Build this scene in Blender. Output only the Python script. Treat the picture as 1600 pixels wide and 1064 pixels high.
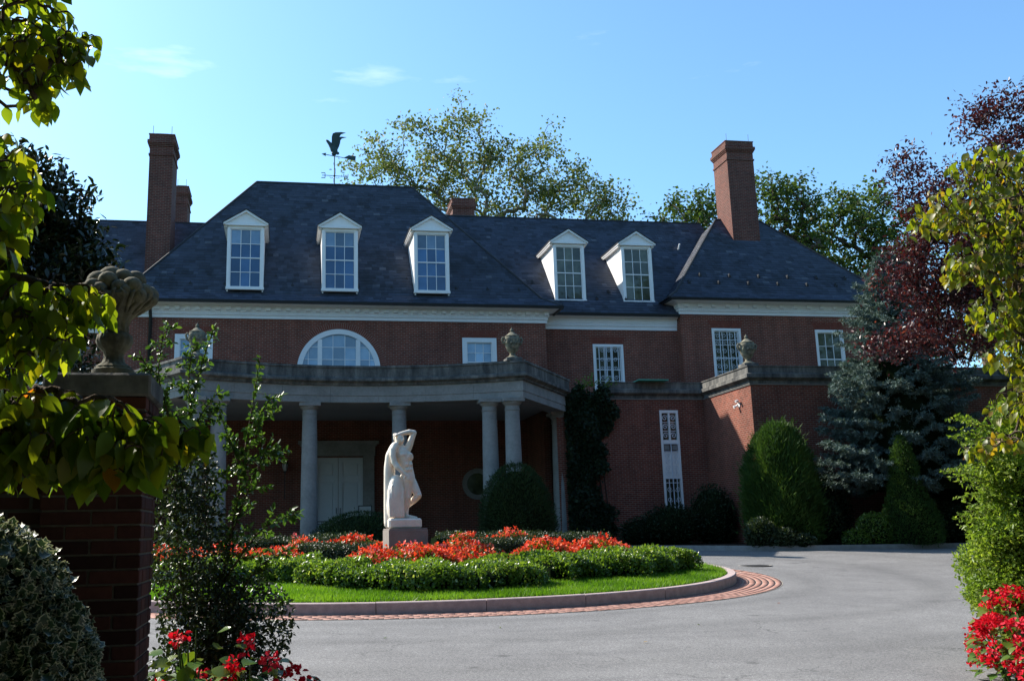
import bpy, math, random
import numpy as np
from mathutils import Vector, Matrix
rng = np.random.default_rng(7); random.seed(7)
PI = math.pi; R = math.radians
scene = bpy.context.scene
for o in list(bpy.data.objects): bpy.data.objects.remove(o)
COL = scene.collection

# ------------------------------------------------------------------ camera, sky, sun, exposure
cam_d = bpy.data.cameras.new('camera'); cam = bpy.data.objects.new('camera', cam_d); COL.objects.link(cam)
scene.camera = cam
yaw, pitch, roll = R(8.6), R(11.3), R(0.96)
f0 = Vector((math.sin(yaw), math.cos(yaw), 0)); r0 = Vector((math.cos(yaw), -math.sin(yaw), 0)); up = Vector((0, 0, 1))
fw = f0*math.cos(pitch) + up*math.sin(pitch); u1 = -f0*math.sin(pitch) + up*math.cos(pitch)
cr = r0*math.cos(roll) - u1*math.sin(roll); cu = r0*math.sin(roll) + u1*math.cos(roll)
M = Matrix((cr, cu, -fw)).transposed().to_4x4(); M.translation = Vector((0, 0, 1.6))
cam.matrix_world = M
cam_d.sensor_width = 36; cam_d.sensor_fit = 'HORIZONTAL'; cam_d.lens = 36*1490/1600; cam_d.shift_x = 0.08125
cam_d.clip_start = 0.05; cam_d.clip_end = 3000
scene.render.resolution_x = 1024; scene.render.resolution_y = 680
SUN_AZ = R(48); SUN_EL = math.atan(1.27*math.cos(SUN_AZ))
sun_dir = Vector((-math.sin(SUN_AZ)*math.cos(SUN_EL), math.cos(SUN_AZ)*math.cos(SUN_EL), math.sin(SUN_EL)))
world = bpy.data.worlds.new('World'); scene.world = world; world.use_nodes = True
wn, wl = world.node_tree.nodes, world.node_tree.links
wn.clear()
sky = wn.new('ShaderNodeTexSky'); sky.sky_type = 'NISHITA'; sky.sun_disc = False
sky.sun_elevation = SUN_EL; sky.sun_rotation = -SUN_AZ
sky.altitude = 50; sky.air_density = 1.0; sky.dust_density = 0.9; sky.ozone_density = 0.7
# thin high cirrus, a streaky noise over the whole sky
tc = wn.new('ShaderNodeTexCoord'); mp = wn.new('ShaderNodeMapping'); mp.inputs['Scale'].default_value = (2.2, 2.2, 11)
mp.inputs['Rotation'].default_value = (0.0, 0.10, 0.4)
nz = wn.new('ShaderNodeTexNoise'); nz.inputs['Scale'].default_value = 1.7; nz.inputs['Detail'].default_value = 7; nz.inputs['Roughness'].default_value = 0.58
rp = wn.new('ShaderNodeValToRGB'); rp.color_ramp.elements[0].position = 0.63; rp.color_ramp.elements[1].position = 1.0
rp.color_ramp.elements[1].color = (0.5, 0.5, 0.5, 1)
mx = wn.new('ShaderNodeMixRGB'); mx.inputs['Color2'].default_value = (9.0, 9.4, 10.0, 1)
bg = wn.new('ShaderNodeBackground'); bg.inputs['Strength'].default_value = 0.13
wo = wn.new('ShaderNodeOutputWorld')
wl.new(tc.outputs['Generated'], mp.inputs['Vector']); wl.new(mp.outputs['Vector'], nz.inputs['Vector'])
wl.new(nz.outputs['Fac'], rp.inputs['Fac']); wl.new(rp.outputs['Color'], mx.inputs['Fac'])
hs = wn.new('ShaderNodeMixRGB'); hs.blend_type = 'MULTIPLY'; hs.inputs['Fac'].default_value = 1; hs.inputs['Color2'].default_value = (0.68, 0.97, 1.12, 1)
wl.new(sky.outputs['Color'], hs.inputs['Color1']); wl.new(hs.outputs['Color'], mx.inputs['Color1']); wl.new(mx.outputs['Color'], bg.inputs['Color'])
wl.new(bg.outputs['Background'], wo.inputs['Surface'])
sl = bpy.data.lights.new('sun', 'SUN'); sl.energy = 5.0; sl.angle = R(0.53); sl.color = (1.0, 0.93, 0.82)
so = bpy.data.objects.new('sun', sl); COL.objects.link(so)
so.rotation_euler = sun_dir.to_track_quat('Z', 'Y').to_euler(); so.location = sun_dir*80
scene.view_settings.view_transform = 'Standard'; scene.view_settings.look = 'None'
scene.view_settings.exposure = 0.95; scene.view_settings.gamma = 1.0
scene.render.engine = 'CYCLES'
scene.cycles.max_bounces = 8; scene.cycles.transparent_max_bounces = 8

# ------------------------------------------------------------------ helpers
def zg(y):
    if y < 0: return 0.0
    if y < 24.5: return .0063*y + .00118*y*y
    t = min(1, (y-24.5)/3.5); return .0063*24.5 + .00118*24.5**2 + .06*t*(2-t)
def zga(y):
    y = np.asarray(y, float); yy = np.clip(y, 0, 24.5); t = np.clip((y-24.5)/3.5, 0, 1)
    return .0063*yy + .00118*yy*yy + .06*t*(2-t)
GZ = zg(40)

def tag(o, label=None, cat=None, group=None, kind=None):
    if label: o['label'] = label
    if cat: o['category'] = cat
    if group: o['group'] = group
    if kind: o['kind'] = kind
    return o
def empty(name, loc=(0, 0, 0), rz=0):
    o = bpy.data.objects.new(name, None); COL.objects.link(o); o.location = loc; o.rotation_euler = (0, 0, rz)
    o.empty_display_size = 0.2
    return o
def link(name, me, mat=None, parent=None, world=True):
    """one mesh object; world=True: coordinates are world ones, kept when parented"""
    o = bpy.data.objects.new(name, me); COL.objects.link(o)
    if mat and not me.materials: me.materials.append(MATS[mat] if isinstance(mat, str) else mat)
    if parent:
        o.parent = parent
        if world:
            root = parent; T = Matrix.Identity(4)
            chain = []
            while root: chain.append(root); root = root.parent
            for c in reversed(chain):
                T = T @ c.matrix_parent_inverse @ c.matrix_basis
            o.matrix_parent_inverse = T.inverted()
    return o

class MB:
    def __init__(s): s.v = []; s.f = []; s.sm = False
    def add(s, vs, fs):
        b = len(s.v); s.v += [tuple(p) for p in vs]; s.f += [tuple(i+b for i in f) for f in fs]; return s
    def box(s, x0, x1, y0, y1, z0, z1, bev=0.0):
        if bev <= 0:
            return s.add([(x0,y0,z0),(x1,y0,z0),(x1,y1,z0),(x0,y1,z0),(x0,y0,z1),(x1,y0,z1),(x1,y1,z1),(x0,y1,z1)],
                  [(0,3,2,1),(4,5,6,7),(0,1,5,4),(1,2,6,5),(2,3,7,6),(3,0,4,7)])
        b = bev
        lo = [(x0+b,y0+b,z0),(x1-b,y0+b,z0),(x1-b,y1-b,z0),(x0+b,y1-b,z0)]
        def ring(z): return [(x0+b,y0,z),(x1-b,y0,z),(x1,y0+b,z),(x1,y1-b,z),(x1-b,y1,z),(x0+b,y1,z),(x0,y1-b,z),(x0,y0+b,z)]
        vs = lo + ring(z0+b) + ring(z1-b) + [(p[0],p[1],z1) for p in lo]
        fs = [(3,2,1,0),(20,21,22,23)]
        for i in range(8): fs.append((4+i,4+(i+1)%8,12+(i+1)%8,12+i))
        for k in range(4):
            a, c = 4+2*k, 4+(2*k+1)
            fs.append((k,(k+1)%4,c,a)); fs.append((k,a,4+(2*k-1)%8))
            a, c = 12+2*k, 12+(2*k+1)
            fs.append((20+k,a,c,20+(k+1)%4)); fs.append((20+k,12+(2*k-1)%8,a))
        return s.add(vs, fs)
    def tube(s, pts, rad, n=6, cap=True):
        pts = [Vector(p) for p in pts]
        if not hasattr(rad, '__len__'): rad = [rad]*len(pts)
        rings = []; prev = None
        for i, p in enumerate(pts):
            d = (pts[min(i+1, len(pts)-1)] - pts[max(i-1, 0)])
            if d.length < 1e-9: d = Vector((0,0,1))
            d.normalize()
            if prev is None:
                a = Vector((0,0,1)) if abs(d.z) < .9 else Vector((1,0,0)); e = d.cross(a).normalized()
            else:
                e = prev - d*prev.dot(d)
                e = e.normalized() if e.length > 1e-6 else d.orthogonal().normalized()
            prev = e; g = d.cross(e)
            rings.append([p + (e*math.cos(2*PI*k/n) + g*math.sin(2*PI*k/n))*rad[i] for k in range(n)])
        vs = [q for r in rings for q in r]; fs = []
        for i in range(len(pts)-1):
            for k in range(n):
                fs.append((i*n+k, i*n+(k+1)%n, (i+1)*n+(k+1)%n, (i+1)*n+k))
        if cap: fs.append(tuple(range(n-1, -1, -1))); fs.append(tuple((len(pts)-1)*n+k for k in range(n)))
        return s.add(vs, fs)
    def lathe(s, prof, c=(0,0,0), n=24, mod=None):
        vs = []; fs = []
        for (r, z) in prof:
            for k in range(n):
                a = 2*PI*k/n; rr = r*(mod(a, z) if mod else 1)
                vs.append((c[0]+rr*math.cos(a), c[1]+rr*math.sin(a), c[2]+z))
        for i in range(len(prof)-1):
            for k in range(n): fs.append((i*n+k, i*n+(k+1)%n, (i+1)*n+(k+1)%n, (i+1)*n+k))
        fs.append(tuple(range(n-1,-1,-1))); fs.append(tuple((len(prof)-1)*n+k for k in range(n)))
        return s.add(vs, fs)
    def ball(s, c, r, n=12, m=8):
        if not hasattr(r, '__len__'): r = (r, r, r)
        vs = [(c[0], c[1], c[2]-r[2])]; fs = []
        for i in range(1, m):
            t = -PI/2 + PI*i/m
            for k in range(n):
                a = 2*PI*k/n; vs.append((c[0]+r[0]*math.cos(t)*math.cos(a), c[1]+r[1]*math.cos(t)*math.sin(a), c[2]+r[2]*math.sin(t)))
        vs.append((c[0], c[1], c[2]+r[2])); L = len(vs)-1
        for k in range(n):
            fs.append((0, 1+(k+1)%n, 1+k)); fs.append((L, 1+(m-2)*n+k, 1+(m-2)*n+(k+1)%n))
        for i in range(m-2):
            for k in range(n): fs.append((1+i*n+k, 1+i*n+(k+1)%n, 1+(i+1)*n+(k+1)%n, 1+(i+1)*n+k))
        return s.add(vs, fs)
    def prism(s, poly, axis, a0, a1):
        """poly in the two other axes (order x,y,z), extruded along axis"""
        n = len(poly); vs = []
        for a in (a0, a1):
            for p in poly:
                q = list(p); q.insert(axis, a); vs.append(tuple(q))
        fs = [tuple(range(n-1,-1,-1)), tuple(range(n, 2*n))] + [(i, (i+1)%n, n+(i+1)%n, n+i) for i in range(n)]
        return s.add(vs, fs)
    def mesh(s, name, smooth=False, uv=False):
        me = bpy.data.meshes.new(name); me.from_pydata(s.v, [], s.f); me.update()
        import bmesh
        bm = bmesh.new(); bm.from_mesh(me); bmesh.ops.recalc_face_normals(bm, faces=bm.faces); bm.to_mesh(me); bm.free()
        if smooth: 
            me.polygons.foreach_set('use_smooth', [True]*len(me.polygons))
            if smooth != True: me.set_sharp_from_angle(angle=R(smooth))
        if uv: boxuv(me)
        return me
    def build(s, name, mat, parent=None, smooth=False, uv=False, world=True):
        return link(name, s.mesh(name, smooth, uv), mat, parent, world)

def boxuv(me):
    uvl = me.uv_layers.new(name='UVMap')
    nl = len(me.loops); vi = np.empty(nl, np.int32); me.loops.foreach_get('vertex_index', vi)
    co = np.empty(len(me.vertices)*3, np.float32); me.vertices.foreach_get('co', co); co = co.reshape(-1, 3)
    uv = np.zeros((nl, 2), np.float32)
    for p in me.polygons:
        n = p.normal; idx = slice(p.loop_start, p.loop_start+p.loop_total); c = co[vi[idx]]
        if abs(n.z) > .8: uv[idx] = c[:, [0, 1]]
        elif abs(n.y) >= abs(n.x): uv[idx] = c[:, [0, 2]]
        else: uv[idx] = c[:, [1, 2]]
    uvl.data.foreach_set('uv', uv.ravel())

def raw_mesh(name, V, loops, nper, rnd=None, uv=None, smooth=False):
    """fast mesh: V (n,3), loops flat vertex indices, nper vertices per face"""
    me = bpy.data.meshes.new(name); nf = len(loops)//nper
    me.vertices.add(len(V)); me.vertices.foreach_set('co', np.asarray(V, np.float32).ravel())
    me.loops.add(len(loops)); me.loops.foreach_set('vertex_index', np.asarray(loops, np.int32))
    me.polygons.add(nf); me.polygons.foreach_set('loop_start', np.arange(nf, dtype=np.int32)*nper)
    if smooth: me.polygons.foreach_set('use_smooth', np.ones(nf, bool))
    me.update(calc_edges=True)
    if rnd is not None:
        a = me.attributes.new('rnd', 'FLOAT', 'FACE'); a.data.foreach_set('value', np.asarray(rnd, np.float32))
    if uv is not None:
        l = me.uv_layers.new(name='UVMap'); l.data.foreach_set('uv', np.asarray(uv, np.float32).ravel())
    return me
def unit(a): return a/np.maximum(np.linalg.norm(a, axis=-1, keepdims=True), 1e-9)
def rdir(n): return unit(rng.normal(size=(n, 3)))
def leaf_mesh(name, P, D, N, L, W, fold=.18, curl=.0, hexa=True, rnd=None, uv=False):
    """leaf blades: P base, D along, N up; each leaf two quads folded on the midrib"""
    n = len(P); D = unit(D); S = unit(np.cross(D, N)); N = np.cross(S, D)
    L = np.broadcast_to(L, (n,)).reshape(n, 1); W = np.broadcast_to(W, (n,)).reshape(n, 1)
    if hexa:
        prof = [(0,0),(.30,.46),(.68,.40),(1,0),(.68,-.40),(.30,-.46)]
        V = np.stack([P + D*L*a + S*W*b + N*W*fold*abs(b)*2 - N*L*curl*a*a for a, b in prof], 1).reshape(-1, 3)
        base = np.arange(n)[:, None]*6; loops = (base + np.array([[0,1,2,3,0,3,4,5]])).ravel(); k = 2
        u = np.tile(np.array([[.5+b, a] for a, b in [prof[i] for i in (0,1,2,3,0,3,4,5)]]), (n, 1)) if uv else None
        me = raw_mesh(name, V, loops, 4, None if rnd is None else np.repeat(rnd, k), u)
    else:
        prof = [(0,0),(.45,.5),(1,0),(.45,-.5)]
        V = np.stack([P + D*L*a + S*W*b + N*W*fold*abs(b)*2 for a, b in prof], 1).reshape(-1, 3)
        base = np.arange(n)[:, None]*4; loops = (base + np.array([[0,1,2,0,2,3]])).ravel()
        me = raw_mesh(name, V, loops, 3, None if rnd is None else np.repeat(rnd, 2))
    return me

# ------------------------------------------------------------------ materials
MATS = {}
def lin(r, g, b): 
    f = lambda c: (c/255/12.92) if c/255 <= .04045 else ((c/255+.055)/1.055)**2.4
    return (f(r), f(g), f(b), 1)
def c3(*c): return (c[0], c[1], c[2], 1)
class NT:
    def __init__(s, name):
        s.m = bpy.data.materials.new(name); s.m.use_nodes = True; s.n = s.m.node_tree.nodes; s.l = s.m.node_tree.links
        s.n.clear(); s.out = s.n.new('ShaderNodeOutputMaterial'); MATS[name] = s.m
    def new(s, t, **k):
        x = s.n.new('ShaderNode'+t)
        for a, b in k.items():
            if a in x.inputs.keys(): x.inputs[a].default_value = b
            else: setattr(x, a, b)
        return x
    def L(s, a, b): s.l.new(a, b)
    def noise(s, scale, detail=4, vec=None, rough=.55):
        x = s.new('TexNoise'); x.inputs['Scale'].default_value = scale; x.inputs['Detail'].default_value = detail; x.inputs['Roughness'].default_value = rough
        if vec: s.L(vec, x.inputs['Vector'])
        return x
    def ramp(s, fac, stops):
        x = s.new('ValToRGB'); e = x.color_ramp.elements
        while len(e) < len(stops): e.new(.5)
        for i, (p, c) in enumerate(stops): e[i].position = p; e[i].color = c
        s.L(fac, x.inputs['Fac']); return x
    def mix(s, fac, a, b, mode='MIX'):
        x = s.new('MixRGB', blend_type=mode)
        for v, k in ((fac, 'Fac'), (a, 'Color1'), (b, 'Color2')):
            if hasattr(v, 'is_linked'): s.L(v, x.inputs[k])
            else: x.inputs[k].default_value = v
        return x
    def coord(s, kind='Object'): return s.new('TexCoord').outputs[kind]
    def bsdf(s, col, rough=.7, spec=.3, metal=0., bump=None, bstr=.3, bdist=.01):
        b = s.new('BsdfPrincipled'); b.inputs['Metallic'].default_value = metal
        b.inputs['Specular IOR Level'].default_value = spec
        for v, k in ((col, 'Base Color'), (rough, 'Roughness')):
            if hasattr(v, 'is_linked'): s.L(v, b.inputs[k])
            else: b.inputs[k].default_value = v
        if bump is not None:
            bp = s.new('Bump'); bp.inputs['Strength'].default_value = bstr; bp.inputs['Distance'].default_value = bdist
            s.L(bump, bp.inputs['Height']); s.L(bp.outputs['Normal'], b.inputs['Normal'])
        s.L(b.outputs['BSDF'], s.out.inputs['Surface']); s.b = b; return s
def plain(name, col, rough=.7, spec=.3, nscale=3., amt=.25, bump=.25, metal=0., bdist=.01):
    t = NT(name); co = t.coord(); n = t.noise(nscale, 6, co); n2 = t.noise(nscale*9, 3, co)
    d = tuple(c*(1-amt) for c in col[:3])+(1,); l = tuple(min(1, c*(1+amt)) for c in col[:3])+(1,)
    r = t.ramp(n.outputs['Fac'], [(.3, d), (.7, l)])
    mm = t.mix(.35, r.outputs['Color'], t.ramp(n2.outputs['Fac'], [(.3, d), (.7, l)]).outputs['Color'])
    t.bsdf(mm.outputs['Color'], rough, spec, metal, n2.outputs['Fac'], bump, bdist)
def foliage(name, stops, trans=.45, rough=.5, spec=.25, tint=(1.1, 1.15, .55), edge=None):
    """leaf: colour varies from leaf to leaf; light shines through"""
    t = NT(name); at = t.new('Attribute', attribute_name='rnd'); 
    r = t.ramp(at.outputs['Fac'], stops); col = r.outputs['Color']
    if edge:
        uv = t.coord('UV'); sx = t.new('SeparateXYZ'); t.L(uv, sx.inputs[0])
        a = t.new('Math', operation='SUBTRACT'); t.L(sx.outputs[0], a.inputs[0]); a.inputs[1].default_value = .5
        b = t.new('Math', operation='ABSOLUTE'); t.L(a.outputs[0], b.inputs[0])
        c = t.new('Math', operation='MULTIPLY'); t.L(sx.outputs[1], c.inputs[0]); d = t.new('Math', operation='SUBTRACT'); d.inputs[0].default_value = 1; t.L(sx.outputs[1], d.inputs[1]); t.L(d.outputs[0], c.inputs[1])
        e = t.new('Math', operation='MULTIPLY_ADD'); t.L(c.outputs[0], e.inputs[0]); e.inputs[1].default_value = 1.75; e.inputs[2].default_value = 0.02
        g = t.new('Math', operation='DIVIDE'); t.L(b.outputs[0], g.inputs[0]); t.L(e.outputs[0], g.inputs[1])
        k = t.ramp(g.outputs[0], [(.66, (0,0,0,1)), (.82, (1,1,1,1))])
        col = t.mix(k.outputs['Color'], col, edge).outputs['Color']
    t.bsdf(col, rough, spec)
    tr = t.new('BsdfTranslucent'); mt = t.mix(1.0, col, c3(*tint), 'MULTIPLY'); t.L(mt.outputs['Color'], tr.inputs['Color'])
    ms = t.new('MixShader'); ms.inputs[0].default_value = trans; t.L(t.b.outputs['BSDF'], ms.inputs[1]); t.L(tr.outputs[0], ms.inputs[2])
    t.L(ms.outputs[0], t.out.inputs['Surface'])
def leafobj(name, stops, trans, tint=(1.75, 1.75, .40), rough=.38):
    """large single leaves: colour by object, veins by UV"""
    t = NT(name); oi = t.new('ObjectInfo'); r = t.ramp(oi.outputs['Random'], stops); col = r.outputs['Color']
    n = t.noise(40, 3, t.coord('Object')); 
    col = t.mix(.3, col, t.ramp(n.outputs['Fac'], [(.35, c3(.35,.4,.2)), (.7, c3(1.2,1.1,.9))]).outputs['Color'], 'MULTIPLY').outputs['Color']
    uv = t.coord('UV'); w = t.new('TexWave', wave_type='BANDS', bands_direction='Y'); w.inputs['Scale'].default_value = 2.3; w.inputs['Distortion'].default_value = .4
    t.L(uv, w.inputs['Vector'])
    t.bsdf(col, rough, .35, 0, w.outputs['Fac'], .07, .004)
    tr = t.new('BsdfTranslucent'); mt = t.mix(1.0, col, c3(*tint), 'MULTIPLY'); t.L(mt.outputs['Color'], tr.inputs['Color'])
    ms = t.new('MixShader'); ms.inputs[0].default_value = trans; t.L(t.b.outputs['BSDF'], ms.inputs[1]); t.L(tr.outputs[0], ms.inputs[2])
    t.L(ms.outputs[0], t.out.inputs['Surface'])
def brickmat(name, c1, c2, mortar, bw=.2, rh=.0677, ms=.009):
    t = NT(name); uv = t.coord('UV')
    b = t.new('TexBrick'); b.offset = .5; b.offset_frequency = 2; b.squash = 1.0
    for k, v in (('Scale', 1.0), ('Mortar Size', ms), ('Mortar Smooth', .15), ('Bias', 0.0), ('Brick Width', bw), ('Row Height', rh)): b.inputs[k].default_value = v
    b.inputs['Color1'].default_value = c1; b.inputs['Color2'].default_value = c2; b.inputs['Mortar'].default_value = mortar
    t.L(uv, b.inputs['Vector'])
    n = t.noise(.55, 5, t.coord()); n2 = t.noise(6, 4, t.coord())
    m1 = t.mix(.55, b.outputs['Color'], t.ramp(n.outputs['Fac'], [(.3, c3(.62,.6,.6)), (.7, c3(1.2,1.15,1.1))]).outputs['Color'], 'MULTIPLY')
    m2 = t.mix(.5, m1.outputs['Color'], t.ramp(n2.outputs['Fac'], [(.3, c3(.7,.68,.68)), (.7, c3(1.2,1.2,1.2))]).outputs['Color'], 'MULTIPLY')
    ms_ = t.new('Mapping'); ms_.inputs['Scale'].default_value = (2.6, 2.6, .22); t.L(t.coord(), ms_.inputs['Vector']); n4 = t.noise(1.0, 5, ms_.outputs['Vector'], .6)
    m2 = t.mix(.6, m2.outputs['Color'], t.ramp(n4.outputs['Fac'], [(.3, c3(.62,.62,.63)), (.5, c3(1,1,1)), (.72, c3(1.22,1.2,1.18))]).outputs['Color'], 'MULTIPLY')
    inv = t.new('Math', operation='SUBTRACT'); inv.inputs[0].default_value = 1; t.L(b.outputs['Fac'], inv.inputs[1])
    t.bsdf(m2.outputs['Color'], .85, .2, 0, inv.outputs[0], .5, .008)

brickmat('brick', c3(.235,.060,.036), c3(.155,.042,.027), c3(.27,.185,.145))
brickmat('brick_chimney', c3(.155,.045,.033), c3(.10,.032,.026), c3(.19,.14,.115))
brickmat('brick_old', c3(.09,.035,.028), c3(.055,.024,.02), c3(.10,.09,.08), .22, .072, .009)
plain('white_paint', c3(.83,.81,.79), .55, .35, 1.2, .07, .05)
plain('white_iron', c3(.70,.72,.76), .5, .4, 2., .06, .0)
plain('door_paint', c3(.62,.64,.66), .5, .35, 1.2, .06, .05)
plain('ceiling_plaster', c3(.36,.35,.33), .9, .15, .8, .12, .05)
plain('limestone', c3(.27,.26,.245), .9, .2, 1.6, .28, .3)
plain('pedestal_stone', c3(.25,.215,.19), .9, .2, 3.0, .2, .3)
plain('marble', c3(.80,.71,.60), .6, .35, 5., .16, .2)
plain('dark_metal', c3(.012,.013,.014), .45, .4, 3., .2, .1)
plain('copper_green', c3(.08,.3,.22), .7, .3, 3., .25, .1)
plain('vane_metal', c3(.02,.05,.055), .6, .4, 3., .25, .1)
plain('kerb_granite', c3(.40,.31,.295), .75, .3, 9., .25, .2)
plain('far_kerb', c3(.30,.28,.26), .85, .25, 6., .25, .2)
plain('bark', c3(.10,.075,.055), .95, .1, 9., .4, .8, 0, .02)
plain('bark_pale', c3(.23,.20,.155), .9, .1, 3., .45, .6, 0, .02)
plain('bark_dark', c3(.045,.035,.03), .95, .1, 9., .4, .8, 0, .02)
plain('soil', c3(.035,.026,.019), 1., .05, 5., .4, 1., 0, .03)
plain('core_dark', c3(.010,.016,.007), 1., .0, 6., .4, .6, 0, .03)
plain('terrain_grass', c3(.045,.075,.02), 1., .05, 1.5, .4, .8, 0, .03)
plain('curtain', c3(.55,.6,.66), .9, .1, 2., .1, .1)
plain('dark_room', c3(.02,.022,.025), .9, .1, 2., .1, .1)
plain('flat_roof', c3(.12,.12,.12), .95, .1, 2., .2, .2)
plain('sign_white', c3(.6,.6,.58), .6, .3, 2., .05, 0)
plain('lamp_glass', c3(.5,.5,.46), .2, .5, 2., .05, 0)
# weathered stone of the parapets: pale stone with soot and lichen streaks
t = NT('parapet_stone'); co = t.coord(); mpn = t.new('Mapping'); mpn.inputs['Scale'].default_value = (2.2, 2.2, .5); t.L(co, mpn.inputs['Vector'])
n1 = t.noise(1.6, 7, mpn.outputs['Vector'], .62); n2 = t.noise(22, 4, co)
m = t.mix(.4, t.ramp(n1.outputs['Fac'], [(.32, c3(.055,.055,.055)), (.52, c3(.14,.135,.125)), (.72, c3(.27,.25,.22))]).outputs['Color'], t.ramp(n2.outputs['Fac'], [(.3, c3(.35,.35,.35)), (.7, c3(1.2,1.2,1.2))]).outputs['Color'], 'MULTIPLY')
t.bsdf(m.outputs['Color'], .95, .15, 0, n2.outputs['Fac'], .5, .012)
# urn stone: grey lichen over cream
t = NT('urn_stone'); co = t.coord(); n1 = t.noise(7, 7, co, .62); n2 = t.noise(45, 4, co)
m = t.mix(.5, t.ramp(n1.outputs['Fac'], [(.34, c3(.07,.068,.055)), (.5, c3(.17,.16,.12)), (.7, c3(.34,.30,.20))]).outputs['Color'], t.ramp(n2.outputs['Fac'], [(.3, c3(.5,.5,.5)), (.7, c3(1.2,1.2,1.2))]).outputs['Color'], 'MULTIPLY')
t.bsdf(m.outputs['Color'], .95, .15, 0, n2.outputs['Fac'], .6, .006)
# slate: per slate tint
t = NT('slate'); at = t.new('Attribute', attribute_name='rnd'); co = t.coord(); n = t.noise(.9, 6, co, .62)
r = t.ramp(at.outputs['Fac'], [(0, c3(.016,.021,.035)), (.45, c3(.031,.040,.066)), (.85, c3(.047,.059,.092)), (1, c3(.085,.096,.125))])
m = t.mix(.75, r.outputs['Color'], t.ramp(n.outputs['Fac'], [(.36, c3(.32,.32,.32)), (.47, c3(.95,.95,.95)), (.75, c3(1.15,1.15,1.15))]).outputs['Color'], 'MULTIPLY')
n3 = t.noise(30, 4, co)
t.bsdf(m.outputs['Color'], .44, .42, 0, n3.outputs['Fac'], .35, .006)
plain('slate_deck', c3(.03,.032,.036), .8, .3, 2., .2, .2)
# asphalt: worn, with patches, cracks and pale aggregate
t = NT('asphalt'); co = t.coord(); n1 = t.noise(.35, 6, co, .6); n2 = t.noise(120, 3, co, .8); n3 = t.noise(2.2, 5, co); n4 = t.noise(34, 4, co, .75)
base = t.ramp(n1.outputs['Fac'], [(.3, c3(.143,.140,.142)), (.7, c3(.190,.186,.186))])
ag = t.ramp(n2.outputs['Fac'], [(.36, c3(.40,.40,.41)), (.5, c3(.95,.95,.95)), (.64, c3(1.9,1.88,1.84))])
m = t.mix(.8, base.outputs['Color'], ag.outputs['Color'], 'MULTIPLY')
m = t.mix(.7, m.outputs['Color'], t.ramp(n4.outputs['Fac'], [(.36, c3(.55,.55,.55)), (.5, c3(1,1,1)), (.66, c3(1.5,1.5,1.48))]).outputs['Color'], 'MULTIPLY')
m2 = t.mix(.5, m.outputs['Color'], t.ramp(n3.outputs['Fac'], [(.32, c3(.78,.78,.78)), (.62, c3(1.08,1.08,1.08))]).outputs['Color'], 'MULTIPLY')
mpn = t.new('Mapping'); mpn.inputs['Scale'].default_value = (.22, 1.1, 1); mpn.inputs['Rotation'].default_value = (0, 0, .25); t.L(co, mpn.inputs['Vector'])
n5 = t.noise(.9, 4, mpn.outputs['Vector'], .6)
m3 = t.mix(.45, m2.outputs['Color'], t.ramp(n5.outputs['Fac'], [(.34, c3(.70,.70,.71)), (.44, c3(1,1,1)), (1, c3(1.02,1.02,1.02))]).outputs['Color'], 'MULTIPLY')
# fine cracks with a wandering line, and dark drips of oil
dn = t.noise(1.1, 4, co); ad = t.new('VectorMath', operation='MULTIPLY_ADD'); t.L(dn.outputs['Color'], ad.inputs[0]); ad.inputs[1].default_value = (1.6, 1.6, 0); t.L(co, ad.inputs[2])
vo = t.new('TexVoronoi', feature='DISTANCE_TO_EDGE'); vo.inputs['Scale'].default_value = .28; t.L(ad.outputs[0], vo.inputs['Vector'])
gate = t.ramp(t.noise(.5, 2, co).outputs['Fac'], [(.48, c3(0,0,0)), (.58, c3(1,1,1))])
ck = t.ramp(vo.outputs['Distance'], [(0, c3(.45,.45,.45)), (.0035, c3(1,1,1))])
m4 = t.mix(gate.outputs['Color'], m3.outputs['Color'], t.mix(1., m3.outputs['Color'], ck.outputs['Color'], 'MULTIPLY').outputs['Color'])
sp = t.new('TexVoronoi'); sp.inputs['Scale'].default_value = .9; t.L(co, sp.inputs['Vector'])
m5 = t.mix(.5, m4.outputs['Color'], t.ramp(sp.outputs['Distance'], [(.03, c3(.25,.25,.26)), (.10, c3(1,1,1))]).outputs['Color'], 'MULTIPLY')
# faint tyre tracks curving round the island
sx = t.new('SeparateXYZ'); t.L(co, sx.inputs[0])
def mth(op, a_, b_):
    x = t.new('Math', operation=op)
    for k_, v_ in enumerate((a_, b_)):
        if hasattr(v_, 'is_linked'): t.L(v_, x.inputs[k_])
        else: x.inputs[k_].default_value = v_
    return x.outputs[0]
qx = mth('DIVIDE', mth('SUBTRACT', sx.outputs[0], 2.25), 7.0); qy = mth('DIVIDE', mth('SUBTRACT', sx.outputs[1], 20.0), 5.0)
rr_ = mth('SQRT', mth('ADD', mth('MULTIPLY', qx, qx), mth('MULTIPLY', qy, qy)), 0.0)
rr_ = mth('ADD', rr_, mth('MULTIPLY', t.noise(.25, 2, co).outputs['Fac'], .22))
mr = t.new('MapRange'); t.L(rr_, mr.inputs['Value']); mr.inputs['From Min'].default_value = 1.0; mr.inputs['From Max'].default_value = 2.6
bands = t.ramp(mr.outputs[0], [(.16, c3(1,1,1)), (.20, c3(.70,.70,.70)), (.24, c3(1,1,1)), (.36, c3(1,1,1)), (.41, c3(.70,.70,.70)), (.46, c3(1,1,1)), (.62, c3(1,1,1)), (.67, c3(.78,.78,.78)), (.72, c3(1,1,1))])
m6 = t.mix(t.ramp(n3.outputs['Fac'], [(.35, c3(.1,.1,.1)), (.65, c3(1,1,1))]).outputs['Color'], m5.outputs['Color'], t.mix(1., m5.outputs['Color'], bands.outputs['Color'], 'MULTIPLY').outputs['Color'])
t.bsdf(m6.outputs['Color'], .88, .25, 0, n4.outputs['Fac'], .5, .006)
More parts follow.
